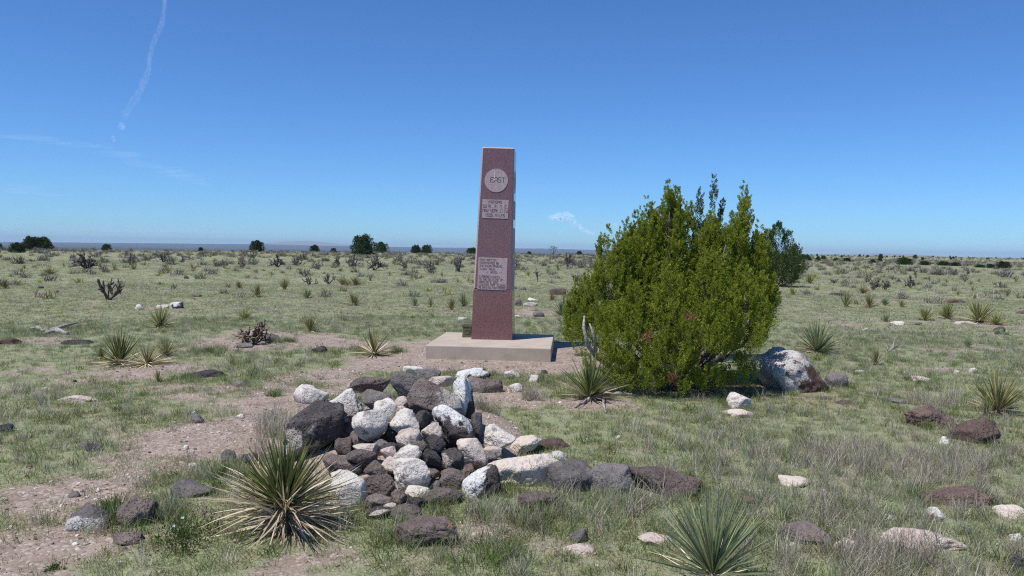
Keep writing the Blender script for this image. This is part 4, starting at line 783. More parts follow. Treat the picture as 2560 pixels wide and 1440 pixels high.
log('dead_log', [(78, 826), (93, 824), (108, 830)], [.03, .045, .02], GREYW, 'short pale piece of dead wood left of the weathered log', 'log')
log('dead_stick', [(1950, 1266), (1985, 1271), (2022, 1270), (2050, 1260), (2070, 1250)], [.003, .0045, .004, .004, .003], M('bleached_stick', .8).col((.62, .57, .48)).m, 'thin bleached curved stick in the right foreground', 'stick')
log('dead_stick', [(2484, 1240), (2520, 1246), (2562, 1256)], [.003, .004, .003], STALK, 'straw coloured stick at the right edge', 'stick')
log('dead_twigs', [(2208, 888), (2232, 872), (2244, 868)], [.01, .016, .008], GREYW, 'grey dead twigs beside the solitary right hand yucca', 'branch', [([(2232, 874, .02), (2236, 866, .16)], [.012, .006]), ([(2240, 870, .02), (2256, 872, .12)], [.01, .004]), ([(2222, 880, .02), (2212, 876, .13)], [.01, .004])])
PADM = [M('prickly_pear_pad', .6, .3), M('yellowed_pad', .6, .3)]; PADM = [PADM[0].col((.13, .21, .11)).m, PADM[1].col((.33, .32, .12)).m]
def pear(px, py, pads, label):
    P = hit(px, py, 0); o = empty('prickly_pear', (P[0], P[1], gz(P[0], P[1]))); tag(o, label, 'cactus'); v0, f0 = ICO[3]
    for dx, h, r, ti, mi in pads:
        k = P[1] / F; me = mk('pad', v0 * np.array([r, r * .22, r * 1.2]) * k, f0, None, True, PADM[mi]); c = add('pad', me, None, o); c.location = (dx * k, .02 * dx % .11, h * k); c.rotation_euler = (.25, ti, dx * .3)
        if mi: c['label'] = 'yellowed pad'
pear(2500, 838, [(-1, 6, 6, .3, 0), (10, 8, 6, -.4, 0), (25, 6, 7, .2, 0), (18, 3, 5, -.3, 0)], 'green prickly pear below the dark reddish stone')
pear(2486, 862, [(-6, 7, 6, .2, 0), (-2, 3, 5, -.5, 0), (15, 5, 6, .1, 1), (29, 4, 5, .4, 0)], 'low prickly pear with one yellowed pad')

# ------------------------------------------------------------------ junipers
YG = blade_mat('juniper_foliage', (.152, .183, .026), (.285, .310, .042), (.465, .452, .085), .6, .45)
BG = blade_mat('bluish_juniper_foliage', (.11, .155, .06), (.165, .215, .075), (.23, .27, .09), .6, .4)
DG = blade_mat('dark_juniper_foliage', (.036, .062, .022), (.054, .085, .028), (.08, .11, .036), .6, .25)
def leaf_cloud(P, D, L, R, m, ls, rng):
    n = len(P); t = rng.uniform(0, 1, (n, m)) ** .8; a = rng.uniform(0, 2 * math.pi, (n, m))
    s = nrm(np.cross(D, [.31, .9, .2])); b = np.cross(D, s); rad = np.cos(a)[..., None] * s[:, None] + np.sin(a)[..., None] * b[:, None]
    p = P[:, None] + D[:, None] * (L[:, None] * t)[..., None] + rad * (R[:, None] * (1 - .8 * t) * rng.uniform(.3, 1, (n, m)))[..., None]
    d = nrm(D[:, None] * 1.1 + rad * .6 + rng.normal(0, .3, (n, m, 3))); w = nrm(np.cross(d, rad + np.array([-.25, -.2, .8]) + rng.normal(0, .75, (n, m, 3)))); l = (ls * rng.uniform(.6, 1.3, (n, m)))[..., None]
    V = np.stack([p, p + d * l * .5 + w * l * .19, p + d * l, p + d * l * .5 - w * l * .19], 2).reshape(-1, 3)
    tone = np.clip(.55 * rng.uniform(0, 1, (n, 1)) + .45 * rng.uniform(0, 1, (n, m)), 0, 1)
    return V, np.arange(n * m * 4).reshape(-1, 4), dict(tone=np.repeat(tone.ravel(), 4), edge=np.zeros(n * m * 4))
def lobe_points(lobes, per, rng):
    P, D, K = [], [], []
    for cx, cy, z0, z1, r, dens in lobes:
        n = max(6, int(per * dens * r * (z1 - z0))); s = rng.uniform(0, 1, n) ** 1.15; a = rng.uniform(0, 2 * math.pi, n)
        rr = r * (1 - s) ** .55 * np.minimum(1, (s + .06) / .28) ** .5; k = rng.uniform(.7, 1.0, n)
        o = np.stack([np.cos(a), np.sin(a), 0 * a], -1); P.append(np.stack([cx + rr * k * o[:, 0], cy + rr * k * o[:, 1], z0 + (z1 - z0) * s], -1))
        D.append(nrm(o * (.5 - .35 * s)[:, None] + np.array([0, 0, 1]) * (.75 + .5 * s)[:, None] + rng.normal(0, .16, (n, 3)))); K.append(1 - .35 * s)
    return np.concatenate(P), np.concatenate(D), np.concatenate(K)
def tufts(P, D, K, sub, rng):
    """turn each point of the crown's shell into an upright flame of short sprays"""
    n, h, r = sub; A, B, E = [], [], []
    for p, d, k in zip(P, D, K):
        ax = nrm(d * .4 + np.array([0, 0, .9]) + rng.normal(0, .12, 3)); hh = h * rng.uniform(.6, 1.35); rr = r * rng.uniform(.7, 1.25)
        t = rng.uniform(0, 1, n) ** .9; a = rng.uniform(0, 2 * math.pi, n); s = nrm(np.cross(ax, [.3, .9, .1])); b = np.cross(ax, s)
        o = np.cos(a)[:, None] * s + np.sin(a)[:, None] * b; w = rr * (1 - t) ** .6 * np.minimum(1, (t + .15) / .4)
        A.append(p + ax * (hh * t)[:, None] + o * (w * rng.uniform(.5, 1, n))[:, None]); B.append(nrm(o * .5 + ax * .9)); E.append(np.full(n, k) * (1 - .3 * t))
    return np.concatenate(A), np.concatenate(B), np.concatenate(E)
def juniper(base_px, lobes_px, per, m, ls, Lp, mat, label, seed, dist=None, nb=14, bark=BARK, sub=None):
    rng = np.random.default_rng(seed); B = hit(*base_px, 0)
    if dist: B = at(*base_px, dist); B[2] = gz(B[0], B[1])
    k = B[1] / F; o = empty('juniper', tuple(B)); tag(o, label, 'tree')
    LB = []; ts = (Lp if not sub else .15) / .14
    for px, y0, y1, hw, dy in lobes_px:
        q = at(px, y0, B[1]); q1 = at(px, y1, B[1]); LB.append((q[0] - B[0], dy, max(q[2] - B[2], .05), q1[2] - B[2] - (min(.75 * sub[1], .3 * (q1[2] - q[2])) if sub else 0), hw * k, 1.0))
    P, D, K = lobe_points(LB, per, rng)
    if sub: g = fbm(P / np.array([.17, .17, .26]), 2, seed) > -.25; P, D, K = P[g], D[g], K[g]   # gaps between the sprays
    v, q, a = leaf_cloud(P, D, Lp * K * rng.uniform(.7, 1.3, len(P)), Lp * (.2 if sub else .33) * K, m, ls, rng)
    if sub:
        j = rng.random(len(P)) < sub[3]; P2, D2, K2 = tufts(P[j], D[j], K[j], sub[:3], rng)
        v, q, a = join([(v, q, a), leaf_cloud(P2, D2, .095 * K2 * rng.uniform(.7, 1.3, len(P2)), .026 * K2, 46, ls * .8, rng)]); print(label, len(P), len(P2), len(q))
    add('crown', mk('crown', v, q, a, False, mat), None, o)
    vv, qq, _ = tube([(0, 0, -.08), (.01, 0, .08), (.03, .02, .28)], [.10 * ts, .085 * ts, .05 * ts], 9); add('trunk', quadtri('trunk', vv, qq, {}, bark), None, o)
    tw = []
    for i in range(nb):
        e = P[rng.integers(len(P))] * [.92, .92, .96]; mid = e * rng.uniform(.4, .55) * [1.15, 1.15, .75] + rng.normal(0, .05, 3) * ts; t = np.linspace(0, 1, 9)[:, None]
        c = (1 - t) ** 2 * np.array([0, 0, .02]) + 2 * t * (1 - t) * mid + t * t * e + rng.normal(0, .012, (9, 3)) * ts; v, q, _ = tube(c, np.linspace(.032, .007, 9) * ts, 6); add('branch', quadtri('branch', v, q, {}, bark), None, o)
        for _ in range(9):
            b = c[rng.integers(3, 8)]; d = nrm(rng.normal(0, 1, 3) + (e - mid)); tw.append(tube(b + d * np.linspace(0, rng.uniform(.15, .4), 4)[:, None] * ts + rng.normal(0, .01, (4, 3)), np.linspace(.007, .002, 4) * ts, 4))
    if tw: v, q, a = join(tw); tag(add('twigs', quadtri('twigs', v, q, a, bark), None, o), kind='stuff')
    FOOT.append((B[0], B[1], .5)); return o, B, k
MAIN = [(1672, 820, 458, 62, .1), (1640, 800, 520, 40, .25), (1608, 800, 528, 54, 0), (1585, 800, 548, 34, .2), (1545, 850, 588, 54, -.1), (1482, 880, 640, 50, 0), (1446, 870, 712, 36, .1), (1500, 850, 600, 26, .2), (1520, 800, 566, 18, .3), (1728, 780, 508, 58, .4), (1782, 800, 545, 68, .2), (1832, 820, 535, 56, 0),
        (1872, 820, 480, 40, .3), (1840, 800, 515, 26, .4), (1900, 820, 562, 46, .2), (1922, 800, 650, 32, .2), (1560, 920, 710, 76, -.45), (1650, 915, 650, 78, -.55), (1740, 880, 632, 82, -.55), (1822, 870, 668, 72, -.45), (1876, 835, 706, 46, -.2), (1500, 925, 770, 56, -.35), (1460, 890, 780, 30, -.1),
        (1605, 972, 868, 44, -.6), (1625, 780, 505, 40, .1), (1565, 820, 562, 38, .1), (1850, 800, 518, 38, .1), (1908, 800, 574, 32, .1), (1690, 760, 490, 34, .2), (1790, 760, 520, 44, .3), (1650, 990, 895, 42, -.7), (1560, 980, 885, 42, -.6), (1745, 970, 890, 40, -.6), (1815, 950, 860, 40, -.45), (1925, 800, 690, 26, .1), (1430, 860, 740, 22, .1), (1540, 945, 858, 46, -.5), (1700, 965, 912, 26, -.65), (1800, 952, 880, 46, -.45), (1762, 985, 940, 20, -.5), (1855, 870, 800, 36, -.25), (1640, 900, 800, 60, -.75), (1720, 860, 760, 60, -.8),
        (1600, 850, 610, 76, .55), (1700, 850, 530, 78, .7), (1800, 850, 570, 78, .7), (1880, 850, 630, 46, .55)]
J, JBs, jk = juniper((1690, 968), MAIN, 1250, 42, .022, .17, YG, 'big rounded yellow-green juniper right of the monument', 71, nb=34, sub=(8, .24, .034, .16))
def jp(px, py, dy):                                     # a point of the juniper, relative to its foot
    q = at(px, py, JBs[1]); return np.array([q[0] - JBs[0], dy, q[2] - JBs[2]])
def limb(pts, rad, mat, label):
    v, q, _ = tube(np.array(pts), rad, 7); c = add('branch', quadtri('branch', v, q, {}, mat), None, J); c['label'] = label
limb([jp(1600, 960, -.1), jp(1480, 880, -.45), jp(1458, 850, -.62), jp(1447, 805, -.62), jp(1450, 780, -.55)], [.03, .026, .022, .018, .01], GREYW, 'bare bleached limb on the left side')
limb([jp(1480, 880, -.45), jp(1472, 830, -.66), jp(1460, 795, -.66)], [.022, .016, .008], GREYW, 'short bare bleached limb on the left side')
limb([jp(1720, 950, -.1), jp(1790, 860, -.5), jp(1835, 800, -.45), jp(1850, 720, -.2)], [.03, .024, .016, .01], GREYW, 'pale limb rising through the right side')
DEADF = blade_mat('dead_juniper_foliage', (.26, .12, .06), (.34, .17, .09), (.42, .24, .14), .8, .2)
for px, py, r in ((1578, 826, .08), (1672, 780, .045), (1640, 920, .055)):
    rng = np.random.default_rng(px); n = 16; c = jp(px, py, -.98 if py < 900 else -.9); Pp = c + rng.normal(0, r * .45, (n, 3)); v, q, a = leaf_cloud(Pp, nrm(rng.normal(0, .5, (n, 3)) + [0, -.3, .8]), np.full(n, .07), np.full(n, .03), 14, .022, rng); add('dead_spray', mk('dead_spray', v, q, a, False, DEADF), None, J)['label'] = 'rusty dead spray'
juniper((1765, 905), [(1742, 800, 478, 24, 0), (1776, 800, 445, 26, 0), (1764, 800, 520, 60, 0), (1800, 800, 505, 26, .1), (1658, 800, 500, 30, 0), (1812, 780, 545, 40, 0)], 560, 40, .022, .14, BG, 'bluish juniper whose tips rise behind the big yellow-green juniper', 72, dist=11.6, nb=8, sub=(9, .2, .045, .15))
juniper((1934, 716), [(1940, 700, 566, 42, 0), (1968, 705, 586, 28, 0), (1918, 700, 582, 34, .2), (1900, 712, 602, 34, 0), (1992, 690, 620, 16, 0), (1935, 718, 640, 46, -.8), (1965, 700, 625, 36, -.8), (1975, 715, 670, 18, 0)], 110, 50,   .06, .38, blade_mat('green_juniper_foliage', (.055, .09, .026), (.09, .13, .034), (.14, .18, .05), .6, .35), 'dark green juniper behind the right side of the big juniper', 73, nb=12)
def far_crown(seed, wide):
    rng = np.random.default_rng(seed); lob = [(rng.uniform(-.28, .28), rng.uniform(-.28, .28), 0, rng.uniform(.68, 1.0), rng.uniform(.16, .26), 1) for _ in range(9)] + [(0, 0, 0, .85, .4, 1)]
    P, D, K = lobe_points(lob, 520, rng); v, q, a = leaf_cloud(P, D, np.full(len(P), .12), np.full(len(P), .05), 12, .055, rng); me = mk('crown', v, q, a, False, DG); return me
FC = [far_crown(s, 1) for s in (1, 2, 3, 4)]; vv, qq, _ = tube([(0, 0, -.05), (.01, 0, .1), (0, .01, .5)], [.04, .035, .015], 6); TRK = quadtri('trunk', vv, qq, {}, BARK)
FJ = [(78, 623, 46, 32, 'left tree of the dense juniper row on the left skyline'), (112, 623, 44, 30, 'right tree of the dense juniper row on the left skyline'), (42, 632, 34, 26, 'low dark juniper in front of the juniper row at left'), (-2, 623, 16, 14, 'juniper cut by the left edge of the skyline'), (266, 626, 24, 16, 'small juniper on the skyline right of the juniper row'), (502, 628, 12, 10, 'tiny juniper dot between two skyline junipers at left'),
 (640, 626, 32, 25, 'lone round juniper on the blue plain skyline'), (784, 628, 24, 15, 'small juniper left of the tiny one near the dark round juniper'), (834, 629, 14, 9, 'tiny juniper just left of the dark round juniper'), (907, 638, 56, 50, 'largest dark round juniper on the skyline left of the monument'), (951, 631, 33, 26, 'smaller juniper beside the largest dark round juniper'), (1037, 632, 25, 19, 'left one of the twin junipers near the monument'),
 (1067, 632, 25, 20, 'right one of the twin junipers near the monument'), (1180, 634, 30, 15, 'juniper half hidden by the left edge of the monument'), (1323, 635, 11, 7, 'tiny juniper right of the monument'), (1447, 637, 16, 9, 'tiny juniper at the left of the big juniper'), (2014, 652, 32, 15, 'juniper right next to the dark rear juniper'), (2044, 652, 13, 12, 'small round juniper on the right plain, left of a pair'), (2059, 648, 12, 9, 'tiny round juniper farther right of the small round one'),
 (2091, 654, 18, 9, 'flat little juniper on the right plain'), (2118, 654, 20, 10, 'second flat little juniper on the right plain'), (2181, 657, 15, 9, 'little juniper left of the widest right hand juniper'), (2200, 654, 12, 8, 'tiny juniper behind the little one on the right plain'), (2264, 662, 38, 18, 'widest juniper on the right plain'), (2311, 663, 27, 11, 'juniper right of the widest right hand juniper'), (2358, 664, 28, 11, 'third juniper of the right hand row'),
 (2389, 665, 25, 10, 'fourth juniper of the right hand row'), (2453, 669, 22, 8, 'low juniper left of the dark one near the right edge'), (2475, 670, 18, 11, 'small juniper touching the dark one near the right edge'), (2508, 671, 32, 18, 'dark juniper near the right edge')]
for i, (px, py, w, h, lb) in enumerate(FJ):
    P = hit_mesa(px, py); k = P[1] / F
    if P[1] > 700: d = ray(px, py); P = np.array([d[0] * 700, 700, gz(d[0] * 700, 700)]); k = 700 / F
    h = ((at(px, py - h, P[1])[2] - P[2]) / k)          # the top stays where the photograph has it
    o = empty('juniper', (P[0], P[1], gz(P[0], P[1]) - .03), i * 1.7); o.scale = (w * k / .82, w * k / .82, h * k * 1.0); tag(o, lb, 'tree', 'junipers on the far plain'); add('crown', FC[i % 4], None, o); add('trunk', TRK, None, o)
P = hit_mesa(1383, 648); k = P[1] / F; o = empty('sparse_tree', (P[0], P[1], gz(P[0], P[1]))); tag(o, 'thin sparse tree on the skyline between monument and juniper', 'tree')
rng = np.random.default_rng(9); n = 34; a = np.stack([rng.normal(0, 5, n), rng.normal(0, 4, n), rng.uniform(16, 32, n)], -1) * k; v, q, at_ = leaf_cloud(a, nrm(rng.normal(0, .6, (n, 3)) + [0, 0, .6]), np.full(n, 4 * k), np.full(n, 1.6 * k), 9, 2.2 * k, rng); add('crown', mk('crown', v, q, at_, False, BG), None, o)
v, q, _ = join([tube(np.array([(0, 0, -1), (1, 0, 10), (0, 1, 20), (2, 0, 30)]) * k, np.array([1.2, 1, .8, .3]) * k, 5), tube(np.array([(0, 1, 14), (4, 0, 20), (8, 0, 30)]) * k, np.array([.7, .5, .2]) * k, 5)]); add('trunk', quadtri('trunk', v, q, {}, BARK), None, o)
# ------------------------------------------------------------------ leafy weed with flowers
WEED = blade_mat('weed_leaf', (.05, .085, .025), (.075, .12, .035), (.11, .15, .05), .6, .25)
YEL = M('yellow_petal', .6).col((.62, .42, .03)).m; WPE = M('white_petal', .6).col((.7, .7, .66)).m
def weed(px, py, w, h, n, flowers, label, seed):
    P = hit(px, py, 0); k = P[1] / F; rng = np.random.default_rng(seed); o = empty('leafy_weed', (P[0], P[1], gz(P[0], P[1]))); tag(o, label, 'plant')
    D = leaf_dirs(n, rng, 20, 85); b = np.stack([rng.uniform(-.4, .4, n) * w * k, rng.uniform(-.5, .5, n) * w * k, 0 * D[:, 0]], -1)
    v, q, a = leaf_cloud(b, D, h * k * rng.uniform(.5, 1.1, n), np.full(n, .02), 16, .016, rng); tag(add('leaves', mk('leaves', v, q, a, False, WEED), None, o), kind='stuff')
    for fx, fy, mt in flowers:
        c = at(fx, fy, P[1]) - P; V, Q = [], []
        for j in range(6):
            t = j * math.pi / 3; u = np.array([math.cos(t), -.5, math.sin(t)]); s = np.array([-math.sin(t), 0, math.cos(t)]); m_ = len(V); V += [c, c + (u * .5 + s * .4) * .011, c + u * .011, c + (u * .5 - s * .4) * .011]; Q.append([m_, m_ + 1, m_ + 2, m_ + 3])
        add('flower', mk('flower', V, np.array(Q), None, False, YEL if mt else WPE), None, o)
        v, q, _ = tube([c * [1, 1, 0], c], [.0015, .0015], 4); add('flower_stem', quadtri('flower_stem', v, q, {}, WEED), None, o)
weed(478, 1362, 150, 76, 90, [(457, 1292, 0), (435, 1312, 0), (438, 1338, 1), (428, 1358, 1), (467, 1362, 0), (425, 1368, 0), (378, 1335, 1)], 'leafy green weed with white and yellow flowers left of the biggest yucca', 1)
weed(140, 1424, 26, 14, 9, [(140, 1420, 1)], 'tiny yellow flowered weed on the bare soil', 2)

# ------------------------------------------------------------------ grass, gravel, far scrub: scattered masses
def source_collection(name, meshes):
    c = bpy.data.collections.new(name)
    for i, me in enumerate(meshes):
        o = bpy.data.objects.new('%s_%02d' % (name, i), me); c.objects.link(o)
    return c
def scatter(name, coll, P, rot, scl, idx):
    me = bpy.data.meshes.new(name); me.vertices.add(len(P)); me.vertices.foreach_set('co', np.asarray(P, np.float32).ravel())
    for an, ty, dat in (('rot', 'FLOAT_VECTOR', rot), ('scl', 'FLOAT_VECTOR', scl), ('idx', 'INT', idx)):
        a = me.attributes.new(an, ty, 'POINT'); a.data.foreach_set('vector' if ty == 'FLOAT_VECTOR' else 'value', np.asarray(dat, np.float32 if ty == 'FLOAT_VECTOR' else np.int32).ravel())
    g = bpy.data.node_groups.new(name, 'GeometryNodeTree'); g.interface.new_socket('Geometry', in_out='INPUT', socket_type='NodeSocketGeometry'); g.interface.new_socket('Geometry', in_out='OUTPUT', socket_type='NodeSocketGeometry')
    gi = g.nodes.new('NodeGroupInput'); go = g.nodes.new('NodeGroupOutput'); ci = g.nodes.new('GeometryNodeCollectionInfo'); ci.inputs[0].default_value = coll; ci.inputs['Separate Children'].default_value = True; ci.inputs['Reset Children'].default_value = True
    ip = g.nodes.new('GeometryNodeInstanceOnPoints'); ip.inputs['Pick Instance'].default_value = True
    def na(n, t): x = g.nodes.new('GeometryNodeInputNamedAttribute'); x.data_type = t; x.inputs[0].default_value = n; return x.outputs[0]
    e = g.nodes.new('FunctionNodeEulerToRotation'); g.links.new(na('rot', 'FLOAT_VECTOR'), e.inputs[0]); g.links.new(e.outputs[0], ip.inputs['Rotation'])
    g.links.new(na('scl', 'FLOAT_VECTOR'), ip.inputs['Scale']); g.links.new(na('idx', 'INT'), ip.inputs['Instance Index'])
    g.links.new(gi.outputs[0], ip.inputs['Points']); g.links.new(ci.outputs[0], ip.inputs['Instance']); g.links.new(ip.outputs[0], go.inputs[0])
    o = add(name, me); md = o.modifiers.new('scatter', 'NODES'); md.node_group = g; return tag(o, kind='stuff')
SHORT = blade_mat('short_green_grass', (.15, .195, .065), (.24, .28, .10), (.43, .40, .22), .6, .48)
SAGE = blade_mat('grey_green_grass', (.215, .27, .145), (.31, .345, .195), (.48, .45, .31), .6, .48)
DRY = blade_mat('dry_grass', (.30, .265, .205), (.42, .375, .30), (.58, .53, .43), .7, .35)
LUSH = blade_mat('fresh_green_grass', (.105, .155, .04), (.145, .20, .05), (.22, .25, .08), .6, .38)
def tuft(seed, n, r, l0, l1, w, lo, hi, droop, mat, nseg=3):
    rng = np.random.default_rng(seed); a = rng.uniform(0, 6.28, n); q = r * np.sqrt(rng.uniform(0, 1, n)); b = np.stack([q * np.cos(a), q * np.sin(a), np.full(n, -.005)], -1)
    v, f, at_ = ribbons(b, leaf_dirs(n, rng, lo, hi), rng.uniform(l0, l1, n), np.full(n, w), rng.uniform(0, droop, n), nseg, 0, rng.uniform(0, 1, n), rng); return mk('tuft', v, f, at_, False, mat)
TU = [tuft(s, 34, .075, .025, .065, .0032, 25, 85, .5, SHORT) for s in (1, 2, 3)] + [tuft(s, 30, .07, .03, .08, .0034, 30, 85, .4, SAGE) for s in (4, 5)] + [tuft(s, 26, .045, .09, .20, .0026, 40, 88, .35, DRY, 4) for s in (6, 7)] \
   + [tuft(s, 30, .05, .06, .13, .0036, 40, 88, .4, LUSH) for s in (8,)] + [tuft(s, 30, .05, .07, .16, .0030, 40, 88, .35, SAGE, 4) for s in (9,)] + [tuft(s, 24, .06, .02, .05, .003, 10, 70, .3, DRY) for s in (10,)] \
   + [tuft(s, 28, .14, .03, .08, .009, 3, 45, .3, SAGE) for s in (11, 12)] + [tuft(13, 22, .13, .04, .10, .008, 5, 55, .3, DRY)] + [tuft(14, 28, .14, .03, .07, .009, 3, 45, .3, SHORT)]
# 0-2 short green, 3-4 grey green, 5-6 tall dry, 7 fresh, 8 tall grey green, 9 low dry, 10-13 coarse tufts for the distance
FT = np.array(FOOT)
def clear(x, y, pad=1.0):
    ok = slabdist(x, y) > .03
    for a, b, r in FT[FT[:, 1] < 40]: ok &= (x - a) ** 2 + (y - b) ** 2 > (r * pad) ** 2
    return ok
def sample(r0_, r1_, dens, rng, half=44):
    A = math.radians(2 * half) / 2 * (r1_ ** 2 - r0_ ** 2); n = int(A * dens); r = np.sqrt(rng.uniform(r0_ ** 2, r1_ ** 2, n)); t = np.radians(rng.uniform(-half, half, n)); return r * np.sin(t), r * np.cos(t)
def build_grass():
    rng = np.random.default_rng(77); X, Y, I, SC = [], [], [], []
    for r0_, r1_, dens, s0, s1, far in ((2.4, 6, 330, .8, 1.25, 0), (6, 10, 240, .85, 1.35, 0), (10, 18, 110, .9, 1.5, 0), (18, 34, 42, 1.0, 1.7, 1), (34, 80, 9, 1.2, 2.2, 1), (80, 260, .9, 1.6, 3.2, 1)):
        x, y = sample(r0_, r1_, dens, rng); p = xy(x, y); bm_ = bare(x, y) if r1_ < 40 else .15 + 0 * x
        patch = fbm(p / 1.6, 3, 41); keep = rng.uniform(0, 1, len(x)) < np.clip(1.15 - 1.35 * bm_ + .35 * patch, .015, 1)
        keep &= (y < edge_y(x) + 15) & (litter(x, y) < .55 if r1_ < 40 else True)
        x, y, patch, bm_ = x[keep], y[keep], patch[keep], bm_[keep]; ok = clear(x, y, .95) if r0_ < 20 else np.ones(len(x), bool); x, y, patch, bm_ = x[ok], y[ok], patch[ok], bm_[ok]
        u = rng.uniform(0, 1, len(x)); g = fbm(xy(x, y) / 2.6, 3, 43)
        right = sm(.5, 1.8, x) * sm(8.5, 5.2, y)                 # tall dry grass of the right foreground
        tall = np.clip(.03 + .30 * right + .07 * (g > .25) + .25 * sm(.6, .1, np.hypot(x + 1.55, y - 6.1)), 0, .75)
        if far:
            i = np.where(u < .22 + .2 * g, 12, np.where(u < .5, 13, rng.integers(10, 12, len(x))))
        else:
            green = rng.integers(0, 3, len(x)); sage = rng.integers(3, 5, len(x)); ms = sm(7, 14, y) * .7 + .25 * right + .12
            i = np.where(rng.uniform(0, 1, len(x)) < ms, sage, green); i = np.where(u < tall, np.where(rng.uniform(0, 1, len(x)) < .55, rng.integers(5, 7, len(x)), 8), i)
            i = np.where((u > .955) & (bm_ < .4), 7, i); i = np.where((u > .80) & (u < .90), 9, i)
        X.append(x); Y.append(y); I.append(i); SC.append(rng.uniform(s0, s1, len(x)) * (.85 + .3 * np.clip(patch, -1, 1)))
    # no turf inside the heap
    for j in range(len(X)):
        k = np.hypot((X[j] - MOUND[0]) / MOUND[2], (Y[j] - MOUND[1]) / MOUND[3]) > .92; X[j], Y[j], I[j], SC[j] = X[j][k], Y[j][k], I[j][k], SC[j][k]
    # fringes round the rocks
    for a, b, r in FT[FT[:, 1] < 12]:
        n = int(20 * r / .2) if r < .5 else 30; t = rng.uniform(0, 6.28, n); q = r * rng.uniform(.95, 1.25, n) + .02; x = a + q * np.cos(t); y = b + q * np.sin(t)
        k = (rng.uniform(0, 1, n) > bare(x, y) * .9) & clear(x, y, .9) & (np.hypot((x - MOUND[0]) / MOUND[2], (y - MOUND[1]) / MOUND[3]) > .85); x, y = x[k], y[k]; X.append(x); Y.append(y); I.append(rng.choice([0, 1, 3, 4, 3, 1, 8, 7], len(x))); SC.append(rng.uniform(.7, 1.2, len(x)))
    # single taller clumps
    for px, py, n, rad, ids in ((700, 1085, 40, .16, (5, 8, 5)), (690, 1060, 22, .14, (5, 6)), (1212, 1050, 16, .12, (8, 5)), (1328, 1000, 16, .1, (8, 5)), (1290, 1310, 14, .2, (8, 7, 5)), (1430, 1290, 22, .25, (8, 8, 5)), (1500, 1268, 12, .25, (5, 8)), (1620, 1256, 10, .25, (5, 5, 8)), (1225, 1295, 9, .1, (8, 5)),
                                (990, 880, 30, .14, (7, 8)), (900, 878, 16, .12, (7, 8)), (712, 855, 30, .2, (8, 7)), (520, 880, 40, .3, (8, 7)), (270, 1285, 18, .07, (7, 7)), (300, 1305, 14, .08, (7, 8)), (400, 1300, 40, .2, (7, 8)), (560, 1190, 22, .14, (7, 8)), (1030, 1340, 30, .2, (8, 7)), (1190, 1385, 30, .25, (7, 8)), (2100, 1150, 60, .5, (5, 8)), (2250, 1180, 60, .5, (5, 6)), (2200, 1390, 50, .3, (5, 6)), (2400, 1160, 50, .4, (5, 6, 8)), (2330, 1010, 40, .4, (5, 6)), (690, 990, 8, .06, (7, 8))):
        c = hit(px, py, 0); x = c[0] + rng.normal(0, rad * .6, n); y = c[1] + rng.normal(0, rad * .6, n); X.append(x); Y.append(y); I.append(rng.choice(ids, n)); SC.append(rng.uniform(.8, 1.35, n))
    X, Y, I, SC = (np.concatenate(a) for a in (X, Y, I, SC)); Z = Hg(X, Y); n = len(X)
    scatter('grass', source_collection('grass_tuft', TU), np.stack([X, Y, Z], -1), np.stack([rng.normal(0, .12, n), rng.normal(0, .12, n), rng.uniform(0, 6.28, n)], -1), np.stack([SC, SC, SC * rng.uniform(.8, 1.2, n)], -1), I)
    print('grass tufts', n)
build_grass()
GVM = []
for nm, a, b in (('pink_gravel', (.30, .215, .18), (.42, .33, .28)), ('pale_gravel', (.48, .42, .36), (.60, .55, .48)), ('dark_gravel', (.11, .085, .078), (.19, .155, .14))):
    m = M(nm, .9, .15); GVM.append(m.col(m.mix(m.rnd(), a, b)).m)
def stone(seed, mat):
    rng = np.random.default_rng(seed); v, f = ICO[2]; r = 1 + .35 * fbm(v * 1.3 + rng.uniform(0, 50, 3), 2, seed); return mk('stone', v * r[:, None] * np.array([1, .8, .5]), f, None, False, mat)
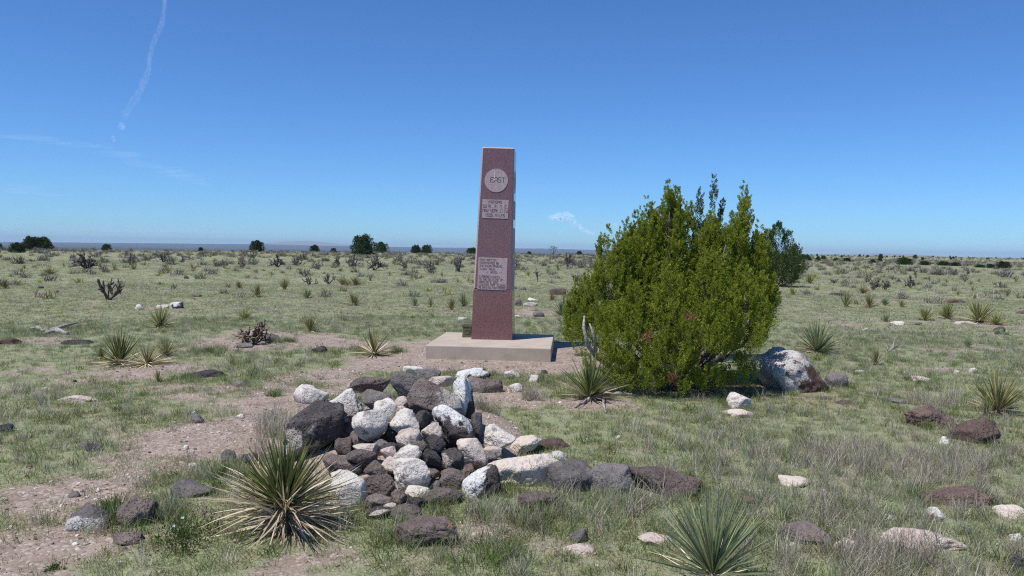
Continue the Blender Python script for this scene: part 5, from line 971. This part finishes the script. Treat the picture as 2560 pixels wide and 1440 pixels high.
def build_gravel():
    rng = np.random.default_rng(5); X, Y, SC, I = [], [], [], []
    for r0_, r1_, dens in ((2.4, 6, 620), (6, 10, 420), (10, 16, 230)):
        x, y = sample(r0_, r1_, dens, rng); g = np.exp(-np.maximum(slabdist(x, y), 0) / .7); b = np.clip(bare(x, y) * .8 + .03 + .5 * g, 0, 1) * (.55 + .45 * (fbm(xy(x, y) / .7, 2, 61) > -.1)); k = (rng.uniform(0, 1, len(x)) < b) & (slabdist(x, y) > .01); x, y, g = x[k], y[k], g[k]
        X.append(x); Y.append(y); s = .004 + .010 * rng.uniform(0, 1, len(x)) ** 3 + .012 * rng.uniform(0, 1, len(x)) ** 14; SC.append(s); I.append(rng.choice(9, len(x), p=[.16, .16, .16, .10, .10, .07, .09, .09, .07]))
    X, Y, SC, I = (np.concatenate(a) for a in (X, Y, SC, I)); n = len(X); col = source_collection('gravel_stone', [stone(s, GVM[s // 3]) for s in range(9)])
    scatter('gravel', col, np.stack([X, Y, Hg(X, Y) + SC * .15], -1), np.stack([rng.normal(0, .3, n), rng.normal(0, .3, n), rng.uniform(0, 6.28, n)], -1), np.stack([SC] * 3, -1), I); print('gravel', n)
build_gravel()
def build_scrub():
    rng = np.random.default_rng(15); gm = blade_mat('grey_scrub', (.12, .11, .095), (.19, .175, .15), (.28, .26, .22), .8, .1); ym = blade_mat('yellow_scrub', (.19, .195, .08), (.27, .26, .11), (.38, .34, .17), .7, .15)
    src = [tuft(s, 70, .22, .25, .6, .03, 15, 80, .1, gm, 2) for s in (1, 2)] + [tuft(s, 40, .15, .25, .5, .035, 20, 85, .15, ym, 2) for s in (3, 4)] + [tuft(5, 60, .3, .2, .5, .03, 10, 80, .1, DRY, 2)] + FC[:2]
    X, Y, I, SC = [], [], [], []
    for a, b, d, w, s0, s1 in ((24, 60, .16, (.24, .22, .20, .16, .18, 0, 0), .5, 1.0), (60, 330, .11, (.27, .27, .16, .12, .18, 0, 0), .7, 1.8), (330, 1500, .006, (.22, .22, .17, .17, .16, .03, .03), 1.2, 2.6), (1500, 5000, .00035, (.2, .2, .2, .2, .14, .03, .03), 1.5, 3)):
        x, y = sample(a, b, d, rng, 42); k = (y < edge_y(x) + 5) & (fbm(xy(x, y) / 14, 2, 71) > -.35 + .5 * rng.normal(0, .3, len(x))); x, y = x[k], y[k]; X.append(x); Y.append(y); I.append(rng.choice(7, len(x), p=w)); SC.append(rng.uniform(s0, s1, len(x)))
    X, Y, I, SC = (np.concatenate(a) for a in (X, Y, I, SC)); n = len(X)
    scatter('scrub', source_collection('scrub_bush', src), np.stack([X, Y, Hg(X, Y) - .03], -1), np.stack([0 * X, 0 * X, rng.uniform(0, 6.28, n)], -1), np.stack([SC, SC, SC * rng.uniform(.7, 1.1, n)], -1), I); print('scrub', n)
build_scrub()
